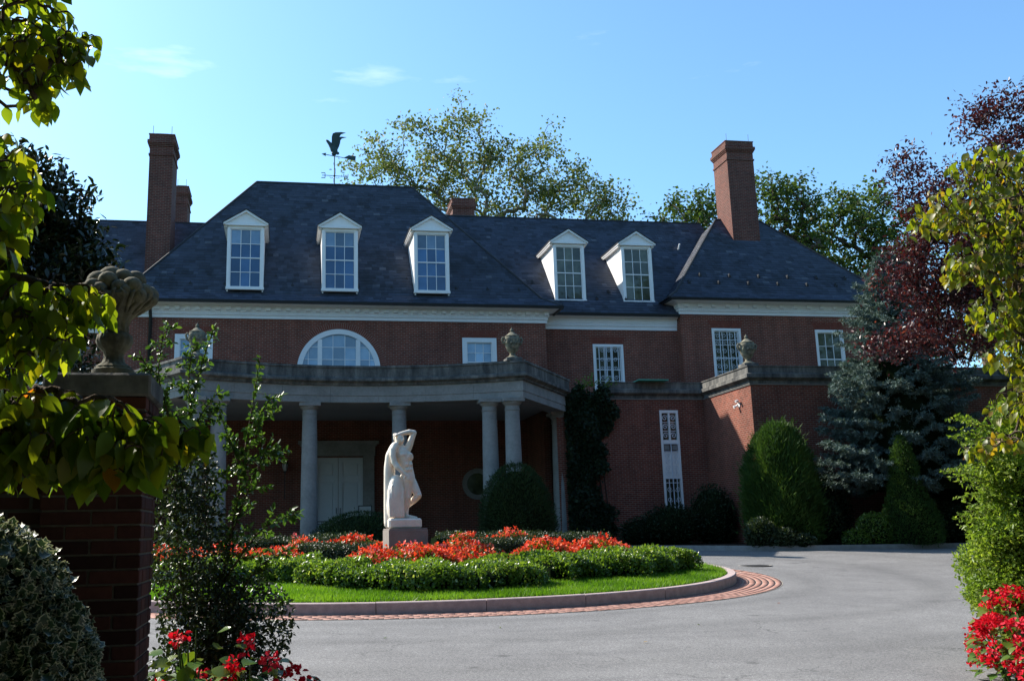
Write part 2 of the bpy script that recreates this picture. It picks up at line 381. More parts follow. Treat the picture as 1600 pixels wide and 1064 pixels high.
# panes: one reflects the open sky over a pale blind, the other a dim room
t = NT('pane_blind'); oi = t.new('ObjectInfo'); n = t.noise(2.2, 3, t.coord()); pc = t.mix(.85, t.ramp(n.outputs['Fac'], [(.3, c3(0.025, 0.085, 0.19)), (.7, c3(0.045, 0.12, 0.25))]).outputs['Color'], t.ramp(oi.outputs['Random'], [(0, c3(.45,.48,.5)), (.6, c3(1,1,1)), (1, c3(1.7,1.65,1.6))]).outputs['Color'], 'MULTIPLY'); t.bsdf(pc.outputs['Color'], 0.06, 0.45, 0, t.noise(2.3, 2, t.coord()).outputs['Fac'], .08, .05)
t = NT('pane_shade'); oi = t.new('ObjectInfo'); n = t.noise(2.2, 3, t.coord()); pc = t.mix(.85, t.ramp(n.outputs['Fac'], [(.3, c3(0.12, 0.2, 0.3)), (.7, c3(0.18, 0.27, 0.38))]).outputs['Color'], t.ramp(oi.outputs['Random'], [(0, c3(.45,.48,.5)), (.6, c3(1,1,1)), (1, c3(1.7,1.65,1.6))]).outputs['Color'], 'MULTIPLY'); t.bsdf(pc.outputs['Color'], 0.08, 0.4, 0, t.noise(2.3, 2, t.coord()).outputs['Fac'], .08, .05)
t = NT('pane_pale'); oi = t.new('ObjectInfo'); n = t.noise(2.2, 3, t.coord()); pc = t.mix(.85, t.ramp(n.outputs['Fac'], [(.3, c3(0.17, 0.29, 0.42)), (.7, c3(0.27, 0.4, 0.52))]).outputs['Color'], t.ramp(oi.outputs['Random'], [(0, c3(.45,.48,.5)), (.6, c3(1,1,1)), (1, c3(1.7,1.65,1.6))]).outputs['Color'], 'MULTIPLY'); t.bsdf(pc.outputs['Color'], 0.1, 0.6, 0, t.noise(2.3, 2, t.coord()).outputs['Fac'], .08, .05)
t = NT('pane_dim'); oi = t.new('ObjectInfo'); n = t.noise(2.2, 3, t.coord()); pc = t.mix(.85, t.ramp(n.outputs['Fac'], [(.3, c3(0.025, 0.032, 0.022)), (.7, c3(0.11, 0.12, 0.08))]).outputs['Color'], t.ramp(oi.outputs['Random'], [(0, c3(.45,.48,.5)), (.6, c3(1,1,1)), (1, c3(1.7,1.65,1.6))]).outputs['Color'], 'MULTIPLY'); t.bsdf(pc.outputs['Color'], 0.05, 0.45, 0, t.noise(2.3, 2, t.coord()).outputs['Fac'], .08, .05)
# separate bricks of the pier and the apron
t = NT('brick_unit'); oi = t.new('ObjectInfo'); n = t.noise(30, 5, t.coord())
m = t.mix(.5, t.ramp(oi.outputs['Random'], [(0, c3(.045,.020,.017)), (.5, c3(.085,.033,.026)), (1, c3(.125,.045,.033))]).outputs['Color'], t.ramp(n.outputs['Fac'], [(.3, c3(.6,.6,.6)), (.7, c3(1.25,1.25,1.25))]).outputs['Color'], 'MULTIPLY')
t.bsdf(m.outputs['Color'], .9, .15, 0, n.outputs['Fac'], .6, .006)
plain('mortar', c3(.17,.15,.13), .95, .1, 20., .2, .5)
t = NT('brick_paving'); at = t.new('Attribute', attribute_name='rnd'); n = t.noise(12, 4, t.coord())
m = t.mix(.5, t.ramp(at.outputs['Fac'], [(0, c3(.27,.145,.115)), (.5, c3(.33,.18,.145)), (1, c3(.38,.22,.18))]).outputs['Color'], t.ramp(n.outputs['Fac'], [(.3, c3(.7,.7,.7)), (.7, c3(1.2,1.2,1.2))]).outputs['Color'], 'MULTIPLY')
t.bsdf(m.outputs['Color'], .9, .2, 0, n.outputs['Fac'], .4, .006)
plain('paving_joint', c3(.40,.34,.28), .95, .1, 20., .2, .4)
# foliage
foliage('leaf_plane', [(0, c3(.075,.10,.035)), (.45, c3(.12,.15,.05)), (.85, c3(.18,.20,.075)), (1, c3(.28,.22,.11))], .45)
foliage('leaf_oak', [(0, c3(.04,.07,.018)), (.5, c3(.07,.11,.028)), (1, c3(.12,.16,.045))], .42)
foliage('leaf_magnolia', [(0, c3(.012,.026,.010)), (.6, c3(.025,.045,.014)), (.9, c3(.04,.055,.02)), (1, c3(.10,.06,.025))], .12, .28, .5)
foliage('leaf_purple', [(0, c3(.032,.015,.018)), (.5, c3(.062,.023,.026)), (.88, c3(.11,.036,.032)), (1, c3(.20,.09,.05))], .3, .38, .4, (1.3, .6, .55))
foliage('leaf_shrub', [(0, c3(.10,.17,.025)), (.5, c3(.19,.28,.035)), (1, c3(.32,.38,.07))], .52, .4, .35)
foliage('leaf_firethorn', [(0, c3(.035,.085,.017)), (.5, c3(.075,.15,.026)), (1, c3(.15,.23,.045))], .38, .33, .45)
foliage('leaf_ivy', [(0, c3(.010,.020,.008)), (.6, c3(.018,.034,.012)), (1, c3(.05,.08,.03))], .2, .5)
foliage('leaf_cover', [(0, c3(.05,.10,.018)), (.5, c3(.11,.19,.028)), (.9, c3(.19,.28,.045)), (1, c3(.34,.38,.16))], .42, .30, .5, (1.4,1.4,.5))
foliage('leaf_boxwood', [(0, c3(.02,.035,.014)), (.6, c3(.035,.055,.02)), (1, c3(.09,.11,.05))], .25, .4, .4)
foliage('leaf_holly', [(0, c3(.03,.06,.03)), (.6, c3(.05,.085,.045)), (1, c3(.075,.11,.06))], .15, .35, .4, (1, 1.1, .7), c3(.52,.50,.36))
foliage('needle_blue', [(0, c3(.05,.085,.075)), (.5, c3(.10,.15,.135)), (1, c3(.22,.28,.255))], .1, .6, .2)
foliage('needle_green', [(0, c3(.022,.055,.012)), (.5, c3(.045,.095,.018)), (1, c3(.09,.15,.03))], .25, .55, .2)
foliage('needle_yew', [(0, c3(.016,.034,.012)), (.5, c3(.028,.052,.016)), (1, c3(.045,.075,.022))], .15, .55, .2)
foliage('grass_blade', [(0, c3(.06,.14,.012)), (.5, c3(.10,.21,.018)), (1, c3(.17,.28,.04))], .5, .45, .3, (1.4, 1.5, .4))
foliage('leaf_begonia', [(0, c3(.05,.10,.015)), (.6, c3(.10,.16,.02)), (1, c3(.22,.16,.03))], .35, .35, .4)
foliage('petal_orange', [(0, c3(.50,.03,.02)), (.4, c3(.70,.09,.035)), (.8, c3(.78,.19,.06)), (1, c3(.75,.20,.22))], .35, .5, .2, (1.2, .7, .6))
foliage('petal_red', [(0, c3(.50,.008,.02)), (.6, c3(.68,.02,.045)), (1, c3(.75,.08,.12))], .35, .5, .2, (1.2, .6, .6))
leafobj('leaf_dogwood', [(0, c3(.055,.10,.02)), (.4, c3(.11,.17,.026)), (.8, c3(.18,.22,.028)), (.95, c3(.27,.23,.03)), (1, c3(.42,.12,.02))], .58)
leafobj('leaf_dogwood_autumn', [(0, c3(.07,.11,.02)), (.45, c3(.13,.165,.025)), (.78, c3(.19,.19,.03)), (.93, c3(.26,.15,.045)), (1, c3(.28,.07,.04))], .5)
foliage('leaf_dogwood_mass', [(0, c3(.055,.10,.02)), (.6, c3(.13,.18,.026)), (1, c3(.24,.23,.03))], .58, .4, .35, (2.1,2.0,.35))
foliage('leaf_dogwood_autumn_mass', [(0, c3(.07,.11,.02)), (.55, c3(.14,.17,.025)), (1, c3(.24,.16,.04))], .5, .4, .35, (2.1,2.0,.35))
leafobj('leaf_begonia_big', [(0, c3(.05,.11,.018)), (.6, c3(.09,.17,.025)), (1, c3(.17,.20,.03))], .35, (1.2,1.2,.4), .3)

# ------------------------------------------------------------------ ground, drive, island
def grid_sheet(name, xs, ys, zoff, mat, mask=None, kind='structure', label=None):
    V = [(x, y, zg(y)+zoff) for y in ys for x in xs]; nx = len(xs); F = []
    for j in range(len(ys)-1):
        for i in range(nx-1):
            if mask is None or mask((xs[i]+xs[i+1])/2, (ys[j]+ys[j+1])/2): F.append((j*nx+i, j*nx+i+1, (j+1)*nx+i+1, (j+1)*nx+i))
    me = bpy.data.meshes.new(name); me.from_pydata(V, [], F); me.update()
    me.polygons.foreach_set('use_smooth', [True]*len(F))
    o = link(name, me, mat); o['kind'] = kind
    if label: o['label'] = label
    return o
gy = [-900, -200, -40, -10, 0] + [i*1.0 for i in range(1, 31)] + [33, 40, 60, 200, 900]
gx = [-900, -200, -60, -30] + [i*2.0 for i in range(-12, 19)] + [60, 200, 900]
ground = grid_sheet('ground', gx, gy, -.012, 'terrain_grass')
def poly_sheet(name, pts, zoff, mat, label=None, thick=0, kind='structure', sub=1.0):
    """flat polygon following the ground, cut in strips along y"""
    import bmesh
    bm = bmesh.new(); vs = [bm.verts.new((p[0], p[1], 0)) for p in pts]; bm.faces.new(vs)
    y0 = min(p[1] for p in pts); y1 = max(p[1] for p in pts); y = math.floor(y0)+sub
    while y < y1:
        bmesh.ops.bisect_plane(bm, geom=bm.verts[:]+bm.edges[:]+bm.faces[:], plane_co=(0, y, 0), plane_no=(0, 1, 0)); y += sub
    if thick:
        r = bmesh.ops.extrude_face_region(bm, geom=bm.faces[:])
        for v in [g for g in r['geom'] if isinstance(g, bmesh.types.BMVert)]: v.co.z += thick
        bmesh.ops.recalc_face_normals(bm, faces=bm.faces)
    for v in bm.verts: v.co.z += zg(v.co.y) + zoff
    bmesh.ops.recalc_face_normals(bm, faces=bm.faces)
    me = bpy.data.meshes.new(name); bm.to_mesh(me); bm.free()
    if not thick:
        if me.polygons[0].normal.z < 0: me.flip_normals()
    o = link(name, me, mat); o['kind'] = kind
    if label: o['label'] = label
    return o
drive = poly_sheet('driveway', [(-3,-14),(4,-14),(6.0,3),(6.9,6.4),(7.4,8.2),(8.0,9.8),(11.6,15.5),(16.5,21),(25,24.2),(25,25.0),(17,25.2),(13.4,25.9),(11.4,27.6),(10.2,29.5),(9.8,32),(9.45,33.5),(9.45,36.98),(-5.25,36.98),(-5.25,33.5),(-6.2,30.5),(-12,28),(-12,19),(-6.5,15),(-3.2,10.8),(-.9,9.0),(-.35,7.4),(-.5,5.0),(-.7,2),(-1.3,-4)], .004, 'asphalt', 'worn grey asphalt driveway circling the flower island')
# planting bed behind the far kerb
bedpts = [(25,25.15),(17,25.35),(13.5,26.05),(11.55,27.7),(10.35,29.6),(9.95,32.08),(14.72,32.08),(14.72,28.48),(25,28.48)]
poly_sheet('planting_bed', bedpts, .0, 'soil', thick=.13)
kp = [(25,25.0),(17,25.2),(13.4,25.9),(11.4,27.6),(10.2,29.5),(9.8,32)]
kb = MB()
def path_sweep(mb, path, prof, zf=None, caps=True):
    """prof: (outward offset, z); outward is to the right-hand side of travel"""
    n = len(path); P = [Vector((p[0], p[1])) for p in path]; ring = []
    for i in range(n):
        d0 = (P[i]-P[i-1]).normalized() if i > 0 else None; d1 = (P[i+1]-P[i]).normalized() if i < n-1 else None
        n0 = Vector((d0.y, -d0.x)) if d0 else None; n1 = Vector((d1.y, -d1.x)) if d1 else None
        if n0 is None: m = n1
        elif n1 is None: m = n0
        else: m = (n0+n1); m = m/max(m.dot(n0), .2)
        ring.append([(P[i].x+m.x*o, P[i].y+m.y*o, z+(zf(P[i].y) if zf else 0)) for o, z in prof])
    k = len(prof); vs = [q for r in ring for q in r]; fs = []
    for i in range(n-1):
        for j in range(k): fs.append((i*k+j, i*k+(j+1)%k, (i+1)*k+(j+1)%k, (i+1)*k+j))
    if caps: fs.append(tuple(range(k))); fs.append(tuple((n-1)*k+j for j in range(k-1, -1, -1)))
    return mb.add(vs, fs)
def resample(path, step):
    out = []; 
    for a, b in zip(path[:-1], path[1:]):
        L = math.dist(a, b); m = max(1, round(L/step))
        out += [(a[0]+(b[0]-a[0])*i/m, a[1]+(b[1]-a[1])*i/m) for i in range(m)]
    return out+[path[-1]]
def smooth_path(pts, n=8):
    out = []; P = [Vector(p) for p in pts]
    for i in range(len(P)-1):
        p0, p1, p2, p3 = P[max(i-1,0)], P[i], P[i+1], P[min(i+2,len(P)-1)]
        for k in range(n):
            t = k/n; out.append(tuple(.5*((2*p1)+(p2-p0)*t+(2*p0-5*p1+4*p2-p3)*t*t+(3*p1-p0-3*p2+p3)*t*t*t)))
    return out+[tuple(P[-1])]
fk = smooth_path([(p[0], p[1]) for p in kp], 6)
far_kerb = path_sweep(kb, [tuple(p)[:2] for p in fk][::-1], [(.0,0),(.0,.145),(-.15,.145),(-.15,0)], zg).build('far_kerb', 'far_kerb'); far_kerb['kind'] = 'structure'

IX, IY, IA, IB = 2.25, 20.0, 7.0, 5.0
def isl(a, off=0):
    """point on the island outline, pushed outward"""
    x, y = IA*math.cos(a), IB*math.sin(a); nx, ny = math.cos(a)/IA, math.sin(a)/IB; l = math.hypot(nx, ny)
    return (IX+x+nx/l*off, IY+y+ny/l*off)
def awid(a): return (.56+.30*max(0, math.cos(a+.25))**3)/.84
NA = 720; alen = [0]
for i in range(NA): alen.append(alen[-1]+math.dist(isl(2*PI*i/NA), isl(2*PI*(i+1)/NA)))
def ang_at(s): 
    s = s % alen[-1]; i = int(np.searchsorted(alen, s))-1; i = max(0, i)
    return 2*PI*(i+(s-alen[i])/(alen[i+1]-alen[i]))/NA
kerb = empty('island_kerb', (IX, IY, zg(IY))); kerb['kind'] = 'structure'
NK = 22; KH = .185; KW = .15
for k in range(NK):
    s0 = alen[-1]*k/NK+.006; s1 = alen[-1]*(k+1)/NK-.006; mb = MB(); pts = [isl(ang_at(s0+(s1-s0)*i/7)) for i in range(8)]
    dz = random.uniform(-.004, .004)
    path_sweep(mb, pts, [(.0,-.05),(.006,KH-.012+dz),(-.008,KH+dz),(-KW,KH+dz),(-KW,-.05)], zg).build('kerb_stone', 'kerb_granite', kerb)
lawn_pts = [isl(2*PI*i/96, -KW-.004) for i in range(96)]
def zi(x, y):
    """island surface: crowned a little towards the middle"""
    d = math.hypot((x-IX)/IA, (y-IY)/IB); return zg(y) + KH - .02 + .10*max(0, 1-d*d)
def zia(x, y):
    d2 = ((x-IX)/IA)**2+((y-IY)/IB)**2; return zga(y)+KH-.02+.10*np.maximum(0, 1-d2)
V = []; F = []; nr = 10
for j in range(nr+1):
    for i in range(96):
        px, py = isl(2*PI*i/96, -KW-.004); t = j/nr; x, y = IX+(px-IX)*t, IY+(py-IY)*t; V.append((x, y, zi(x, y)))
for j in range(nr):
    for i in range(96): F.append((j*96+i, (j+1)*96+i, (j+1)*96+(i+1)%96, j*96+(i+1)%96))
me = bpy.data.meshes.new('island'); me.from_pydata(V, [], F); me.update()
isl_o = link('island_ground', me, 'terrain_grass'); isl_o['kind'] = 'structure'
# grass blades on the rim of the island
n = 190000; a = rng.uniform(0, 2*PI, n); rr = np.sqrt(rng.uniform(.38, 1, n))
gx_, gy_ = IX+(IA-.19)*rr*np.cos(a), IY+(IB-.19)*rr*np.sin(a)
keep = (gy_ < 20.6) & (rng.uniform(0, 1, n) < np.where(gy_ < 18.6, 1, .6)); gx_, gy_ = gx_[keep], gy_[keep]; n = len(gx_)
P = np.stack([gx_, gy_, zia(gx_, gy_)-.004], 1); D = unit(np.stack([rng.normal(0, .35, n), rng.normal(0, .35, n), np.ones(n)], 1))
Lh = rng.uniform(.05, .10, n); S = unit(np.cross(D, rdir(n)))*rng.uniform(.004, .008, n)[:, None]
bend = rdir(n)*np.array([1, 1, .1])*Lh[:, None]*.35
V = np.stack([P-S, P+S, P+D*Lh[:, None]+bend], 1).reshape(-1, 3)
tint = np.clip(.5+.22*np.sin(gx_*3.1)+.2*np.sin(gy_*5.3+gx_)+rng.normal(0, .22, n), 0, 1)
go = link('island_grass', raw_mesh('island_grass', V, np.arange(n*3), 3, tint), 'grass_blade'); tag(go, 'short bright green grass ringing the flower island', None, None, 'stuff')
# brick apron round the kerb: seven rings of bricks, ground level
ap = empty('brick_apron', (IX, IY, zg(IY))); ap['kind'] = 'structure'
mb = MB(); path = [isl(2*PI*i/160, .0) for i in range(160)]
V = []; F = []
for i in range(160):
    for off in (.003, .84*awid(2*PI*i/160)): x, y = isl(2*PI*i/160, off); V.append((x, y, zg(y)+.010))
for i in range(160): j = (i+1) % 160; F.append((2*i, 2*i+1, 2*j+1, 2*j))
me = bpy.data.meshes.new('mortar_bed'); me.from_pydata(V, [], F); me.update(); link('mortar_bed', me, 'paving_joint', ap)
V = []; loops = []; rn = []
for ring in range(7):
    o0 = .010+ring*.118; o1 = o0+.107; s = random.uniform(0, .2)
    while s < alen[-1]:
        a0, a1 = ang_at(s+.005), ang_at(s+.208); s += .213
        b = len(V); dz = random.uniform(.0125, .0145)
        for off, aa in ((o0, a0), (o1, a0), (o1, a1), (o0, a1)):
            x, y = isl(aa, off*awid(aa)); V.append((x, y, zg(y)+dz))
        for off, aa in ((o0, a0), (o1, a0), (o1, a1), (o0, a1)):
            x, y = isl(aa, off*awid(aa)); V.append((x, y, zg(y)+.006))
        for q in ((0,1,2,3),(4,5,1,0),(5,6,2,1),(6,7,3,2),(7,4,0,3)): loops += [b+i for i in q]
        rn += [random.random()]*5
o = link('paving_bricks', raw_mesh('paving_bricks', V, loops, 4, rn), 'brick_paving', ap); o['kind'] = 'stuff'
# manhole lid on the drive
mh = empty('drain_cover', (10.9, 21.6, zg(21.6)+.006)); tag(mh, 'flat dark drain cover set in the asphalt near the far kerb', 'drain cover')
MB().lathe([(.33,0),(.33,.006),(.30,.008)], n=28).build('lid', 'dark_metal', mh, world=False)
MB().lathe([(.40,-.004),(.40,.003),(.335,.003)], n=28).build('rim', 'far_kerb', mh, world=False)

# ------------------------------------------------------------------ the mansion
house = empty('brick_mansion', (1.9, 34.54, GZ)); tag(house, 'large red brick mansion with dark slate roofs, dormers and a columned portico', 'mansion')
def wall_y(mb, Y, x0, x1, z0, z1, holes=(), depth=.13):
    xs = sorted({x0, x1, *[h[0] for h in holes], *[h[1] for h in holes]}); zs = sorted({z0, z1, *[h[2] for h in holes], *[h[3] for h in holes]})
    for i in range(len(xs)-1):
        for j in range(len(zs)-1):
            cx, cz = (xs[i]+xs[i+1])/2, (zs[j]+zs[j+1])/2
            if any(h[0] < cx < h[1] and h[2] < cz < h[3] for h in holes): continue
            mb.add([(xs[i],Y,zs[j]),(xs[i+1],Y,zs[j]),(xs[i+1],Y,zs[j+1]),(xs[i],Y,zs[j+1])], [(0,1,2,3)])
    for h in holes:
        if len(h) > 4: continue
        a, b, c, d = h[:4]; e = Y+depth
        mb.add([(a,Y,c),(a,e,c),(a,e,d),(a,Y,d)], [(0,1,2,3)]); mb.add([(b,Y,c),(b,Y,d),(b,e,d),(b,e,c)], [(0,1,2,3)])
        mb.add([(a,Y,d),(a,e,d),(b,e,d),(b,Y,d)], [(0,1,2,3)]); mb.add([(a,Y,c),(b,Y,c),(b,e,c),(a,e,c)], [(0,1,2,3)])
def wall_mesh(name, mb, mat='brick', parent=house):
    me = bpy.data.meshes.new(name); me.from_pydata(mb.v, [], mb.f); me.update(); boxuv(me); return link(name, me, mat, parent)
LCX, LCZ, LR = 1.88, 7.43, 1.53
main_holes = [(6.49, 7.80, 7.0, 8.70), (-4.0, -2.66, 7.0, 8.70), (LCX-LR, LCX+LR, LCZ, LCZ+LR+.02, 1), (-5.3, 9.5, GZ-.2, 5.95, 1)]
mb = MB(); wall_y(mb, 34.54, -5.94, 9.74, GZ-.2, 9.5, main_holes)
for s in (-1, 1):      # spandrels of the half-round window
    N_ = 16
    for k in range(N_):
        a0, a1 = PI/2*k/N_, PI/2*(k+1)/N_
        p0 = (LCX+s*LR*math.cos(a0), 34.54, LCZ+LR*math.sin(a0)); p1 = (LCX+s*LR*math.cos(a1), 34.54, LCZ+LR*math.sin(a1))
        q0 = (LCX+s*LR, 34.54, p0[2]); q1 = (LCX+s*LR, 34.54, p1[2])
        mb.add([p0, q0, q1, p1], [(0,1,2,3) if s > 0 else (3,2,1,0)])
        mb.add([p0, p1, (p1[0], 34.67, p1[2]), (p0[0], 34.67, p0[2])], [(0,1,2,3)])
    mb.add([(LCX, 34.54, LCZ+LR), (LCX+s*LR, 34.54, LCZ+LR), (LCX+s*LR, 34.54, LCZ+LR+.02), (LCX, 34.54, LCZ+LR+.02)], [(0,1,2,3) if s > 0 else (3,2,1,0)])
for x, d in ((-5.94, -1), (9.74, 1)):
    mb.add([(x,34.54,GZ-.2),(x,43.2,GZ-.2),(x,43.2,9.5),(x,34.54,9.5)], [(0,1,2,3)])
mb.add([(-5.94,43.2,GZ-.2),(9.74,43.2,GZ-.2),(9.74,43.2,9.5),(-5.94,43.2,9.5)], [(0,1,2,3)])
wall_mesh('main_wall', mb)
# the entrance wall stands back under the upper floor
RY = 37.0; mb = MB(); wall_y(mb, RY, -5.3, 9.5, GZ-.2, 5.95, [(1.05, 2.95, GZ+.35, 4.44)])
for x in (-5.3, 9.5): mb.add([(x,34.54,GZ-.2),(x,RY,GZ-.2),(x,RY,5.95),(x,34.54,5.95)], [(0,1,2,3)])
wall_mesh('entrance_wall', mb)
mb = MB(); wall_y(mb, 35.45, 9.742, 15.408, GZ-.2, 9.5, [(11.87, 13.11, 6.75, 8.70)]); wall_mesh('middle_wall', mb)
mb = MB(); wall_y(mb, 35.05, 15.41, 24.6, GZ-.2, 10.1, [(16.674, 17.894, 7.0, 9.327), (21.094, 22.314, 7.0, 9.327)])
for x in (15.41, 24.6): mb.add([(x,35.05,GZ-.2),(x,42.1,GZ-.2),(x,42.1,10.1),(x,35.05,10.1)], [(0,1,2,3)])
mb.add([(15.41,42.1,GZ-.2),(24.6,42.1,GZ-.2),(24.6,42.1,10.1),(15.41,42.1,10.1)], [(0,1,2,3)])
wall_mesh('wing_wall', mb)
mb = MB(); wall_y(mb, 35.45, -20, -5.942, GZ-.2, 9.3, [(-9.0,-7.8,7,8.7), (-9.0,-7.8,2.4,4.8)]); mb.add([(-20,35.45,GZ-.2),(-20,43.5,GZ-.2),(-20,43.5,9.3),(-20,35.45,9.3)], [(0,1,2,3)])
mb.add([(-20,43.5,GZ-.2),(-5.95,43.5,GZ-.2),(-5.95,43.5,9.3),(-20,43.5,9.3)], [(0,1,2,3)]); wall_mesh('far_wing_wall', mb)

# roofs: deck plus slates laid in courses
def roof(name, faces, ridge_lines, expo=.17, plainf=()):
    mb = MB()
    for f in list(faces)+list(plainf): mb.add(f, [tuple(range(len(f)))])
    me = bpy.data.meshes.new(name); me.from_pydata(mb.v, [], mb.f); me.update()
    deck = link(name, me, 'slate_deck', house)
    V = []; loops = []; rn = []
    for f in faces:
        p = [Vector(q) for q in f]; u = (p[1]-p[0]).normalized(); nrm = u.cross(p[2]-p[1]).normalized()
        if nrm.z < 0: nrm = -nrm
        v = nrm.cross(u).normalized()
        if v.z < 0: v = -v
        uv = [((q-p[0]).dot(u), (q-p[0]).dot(v)) for q in p]; vmax = max(b for a, b in uv)
        def ext(h):
            xs = []
            for (a0, b0), (a1, b1) in zip(uv, uv[1:]+uv[:1]):
                if (b0-h)*(b1-h) <= 0 and abs(b1-b0) > 1e-6: xs.append(a0+(a1-a0)*(h-b0)/(b1-b0))
            return (min(xs), max(xs)) if len(xs) > 1 else None
        h = 0.0; row = 0
        while h < vmax-.02:
            e0 = ext(min(h+.01, vmax-.012)); e1 = ext(min(h+expo, vmax-.011))
            if e0 and e1:
                x = e0[0]-random.uniform(0, .2)
                while x < e0[1]:
                    w = random.uniform(.17, .34); xa, xb = max(x+.003, e0[0]), min(x+w-.003, e0[1]); x += w
                    if xb-xa < .02: continue
                    ta, tb = max(xa, e1[0]), min(xb, e1[1])
                    if tb < ta: ta = tb = min(max((xa+xb)/2, e1[0]), e1[1])
                    h0 = h-.012+random.uniform(-.006, .004); h1 = min(h+expo*1.35, vmax); lift = random.uniform(.016, .026)
                    b = len(V)
                    for (a, hh, l) in ((xa,h0,lift),(xb,h0,lift+random.uniform(-.003,.003)),(tb,h1,.007),(ta,h1,.007),(xa,h0,lift-.014),(xb,h0,lift-.014)):
                        q = p[0]+u*a+v*hh+nrm*l; V.append((q.x, q.y, q.z))
                    loops += [b, b+1, b+2, b+3, b+4, b+5, b+1, b]; rn += [min(1, max(0, random.gauss(.45, .22)))]*2
            h += expo; row += 1
    o = link('slates', raw_mesh('slates', V, loops, 4, rn), 'slate', deck); o['kind'] = 'stuff'
    for a, b in ridge_lines:
        mb = MB(); A, B = Vector(a), Vector(b); L = (B-A).length; k = max(1, int(L/.4))
        pts = [tuple(A+(B-A)*i/k+Vector((0,0,.012))) for i in range(k+1)]
        mb.tube(pts, .055, 6).build('ridge_cap', 'slate_deck', deck)
    return deck
def hip(name, x0, x1, y0, y1, z0, xr0, xr1, yr, zr, fr=.62, fz=.42):
    E = [(x0,y0,z0),(x1,y0,z0),(x1,y1,z0),(x0,y1,z0)]; G = [(x0+fr,y0+fr,z0+fz),(x1-fr,y0+fr,z0+fz),(x1-fr,y1-fr,z0+fz),(x0+fr,y1-fr,z0+fz)]
    A, B = (xr0,yr,zr), (xr1,yr,zr)
    return roof(name, [[E[0],E[1],G[1],G[0]],[G[0],G[1],B,A],[E[1],E[2],G[2],G[1]],[G[1],G[2],B],[E[3],E[0],G[0],G[3]],[G[3],G[0],A]],
         [(A,B),(G[0],A),(G[1],B),(E[0],G[0]),(E[1],G[1])], plainf=[[E[2],E[3],G[3],G[2]],[G[2],G[3],A,B],[E[3],E[2],E[1],E[0]]])
main_roof = hip('main_roof', -6.46, 10.26, 34.0, 43.7, 9.86, -1.36, 5.26, 38.8, 16.15)
wing_roof = hip('wing_roof', 14.748, 25.15, 34.461, 42.595, 10.419, 18.922, 21.03, 38.528, 15.053, .53, .38)
mid_roof = roof('middle_roof', [[(8.6,35.05,9.87),(18.7,35.05,9.87),(18.7,39.6,15.2),(5.9,39.6,15.2)]], [((5.9,39.6,15.2),(18.7,39.6,15.2))],
     plainf=[[(18.7,39.6,15.2),(18.7,44.1,9.87),(5.9,44.1,9.87),(5.9,39.6,15.2)],[(18.7,35.05,9.87),(18.7,44.1,9.87),(18.7,39.6,15.2)],[(8.6,35.05,9.87),(8.6,44.1,9.87),(18.7,44.1,9.87),(18.7,35.05,9.87)]])
far_roof = roof('far_wing_roof', [[(-20.4,35.0,9.45),(-4.2,35.0,9.45),(-2.0,39.6,14.5),(-20.4,39.6,14.5)]], [((-20.4,39.6,14.5),(-3.0,39.6,14.5))],
     plainf=[[(-20.4,39.6,14.5),(-2,39.6,14.5),(-2,44.2,9.45),(-20.4,44.2,9.45)],[(-20.4,35,9.45),(-20.4,39.6,14.5),(-20.4,44.2,9.45)],[(-20.4,35,9.45),(-20.4,44.2,9.45),(-2,44.2,9.45),(-4.2,35,9.45)]])
# snow guards: two staggered rows of small hooks near the eaves
def guards(deck, xs, yz):
    mb = MB()
    for i, x in enumerate(xs):
        y, z = yz[i % 2]; mb.box(x-.05, x+.05, y-.05, y-.01, z+.01, z+.09); mb.box(x-.012, x+.012, y-.02, y+.14, z+.005, z+.16)
    o = mb.build('snow_guards', 'slate_deck', deck); o['kind'] = 'stuff'
guards(main_roof, [-4.8+.62*i for i in range(24)], [(34.9, 10.62), (35.22, 11.03)])
guards(wing_roof, [16.0+.64*i for i in range(12)], [(35.318, 11.211), (35.639, 11.607)])
guards(mid_roof, [11.0+.6*i for i in range(6)], [(35.6, 10.52), (35.9, 10.88)])

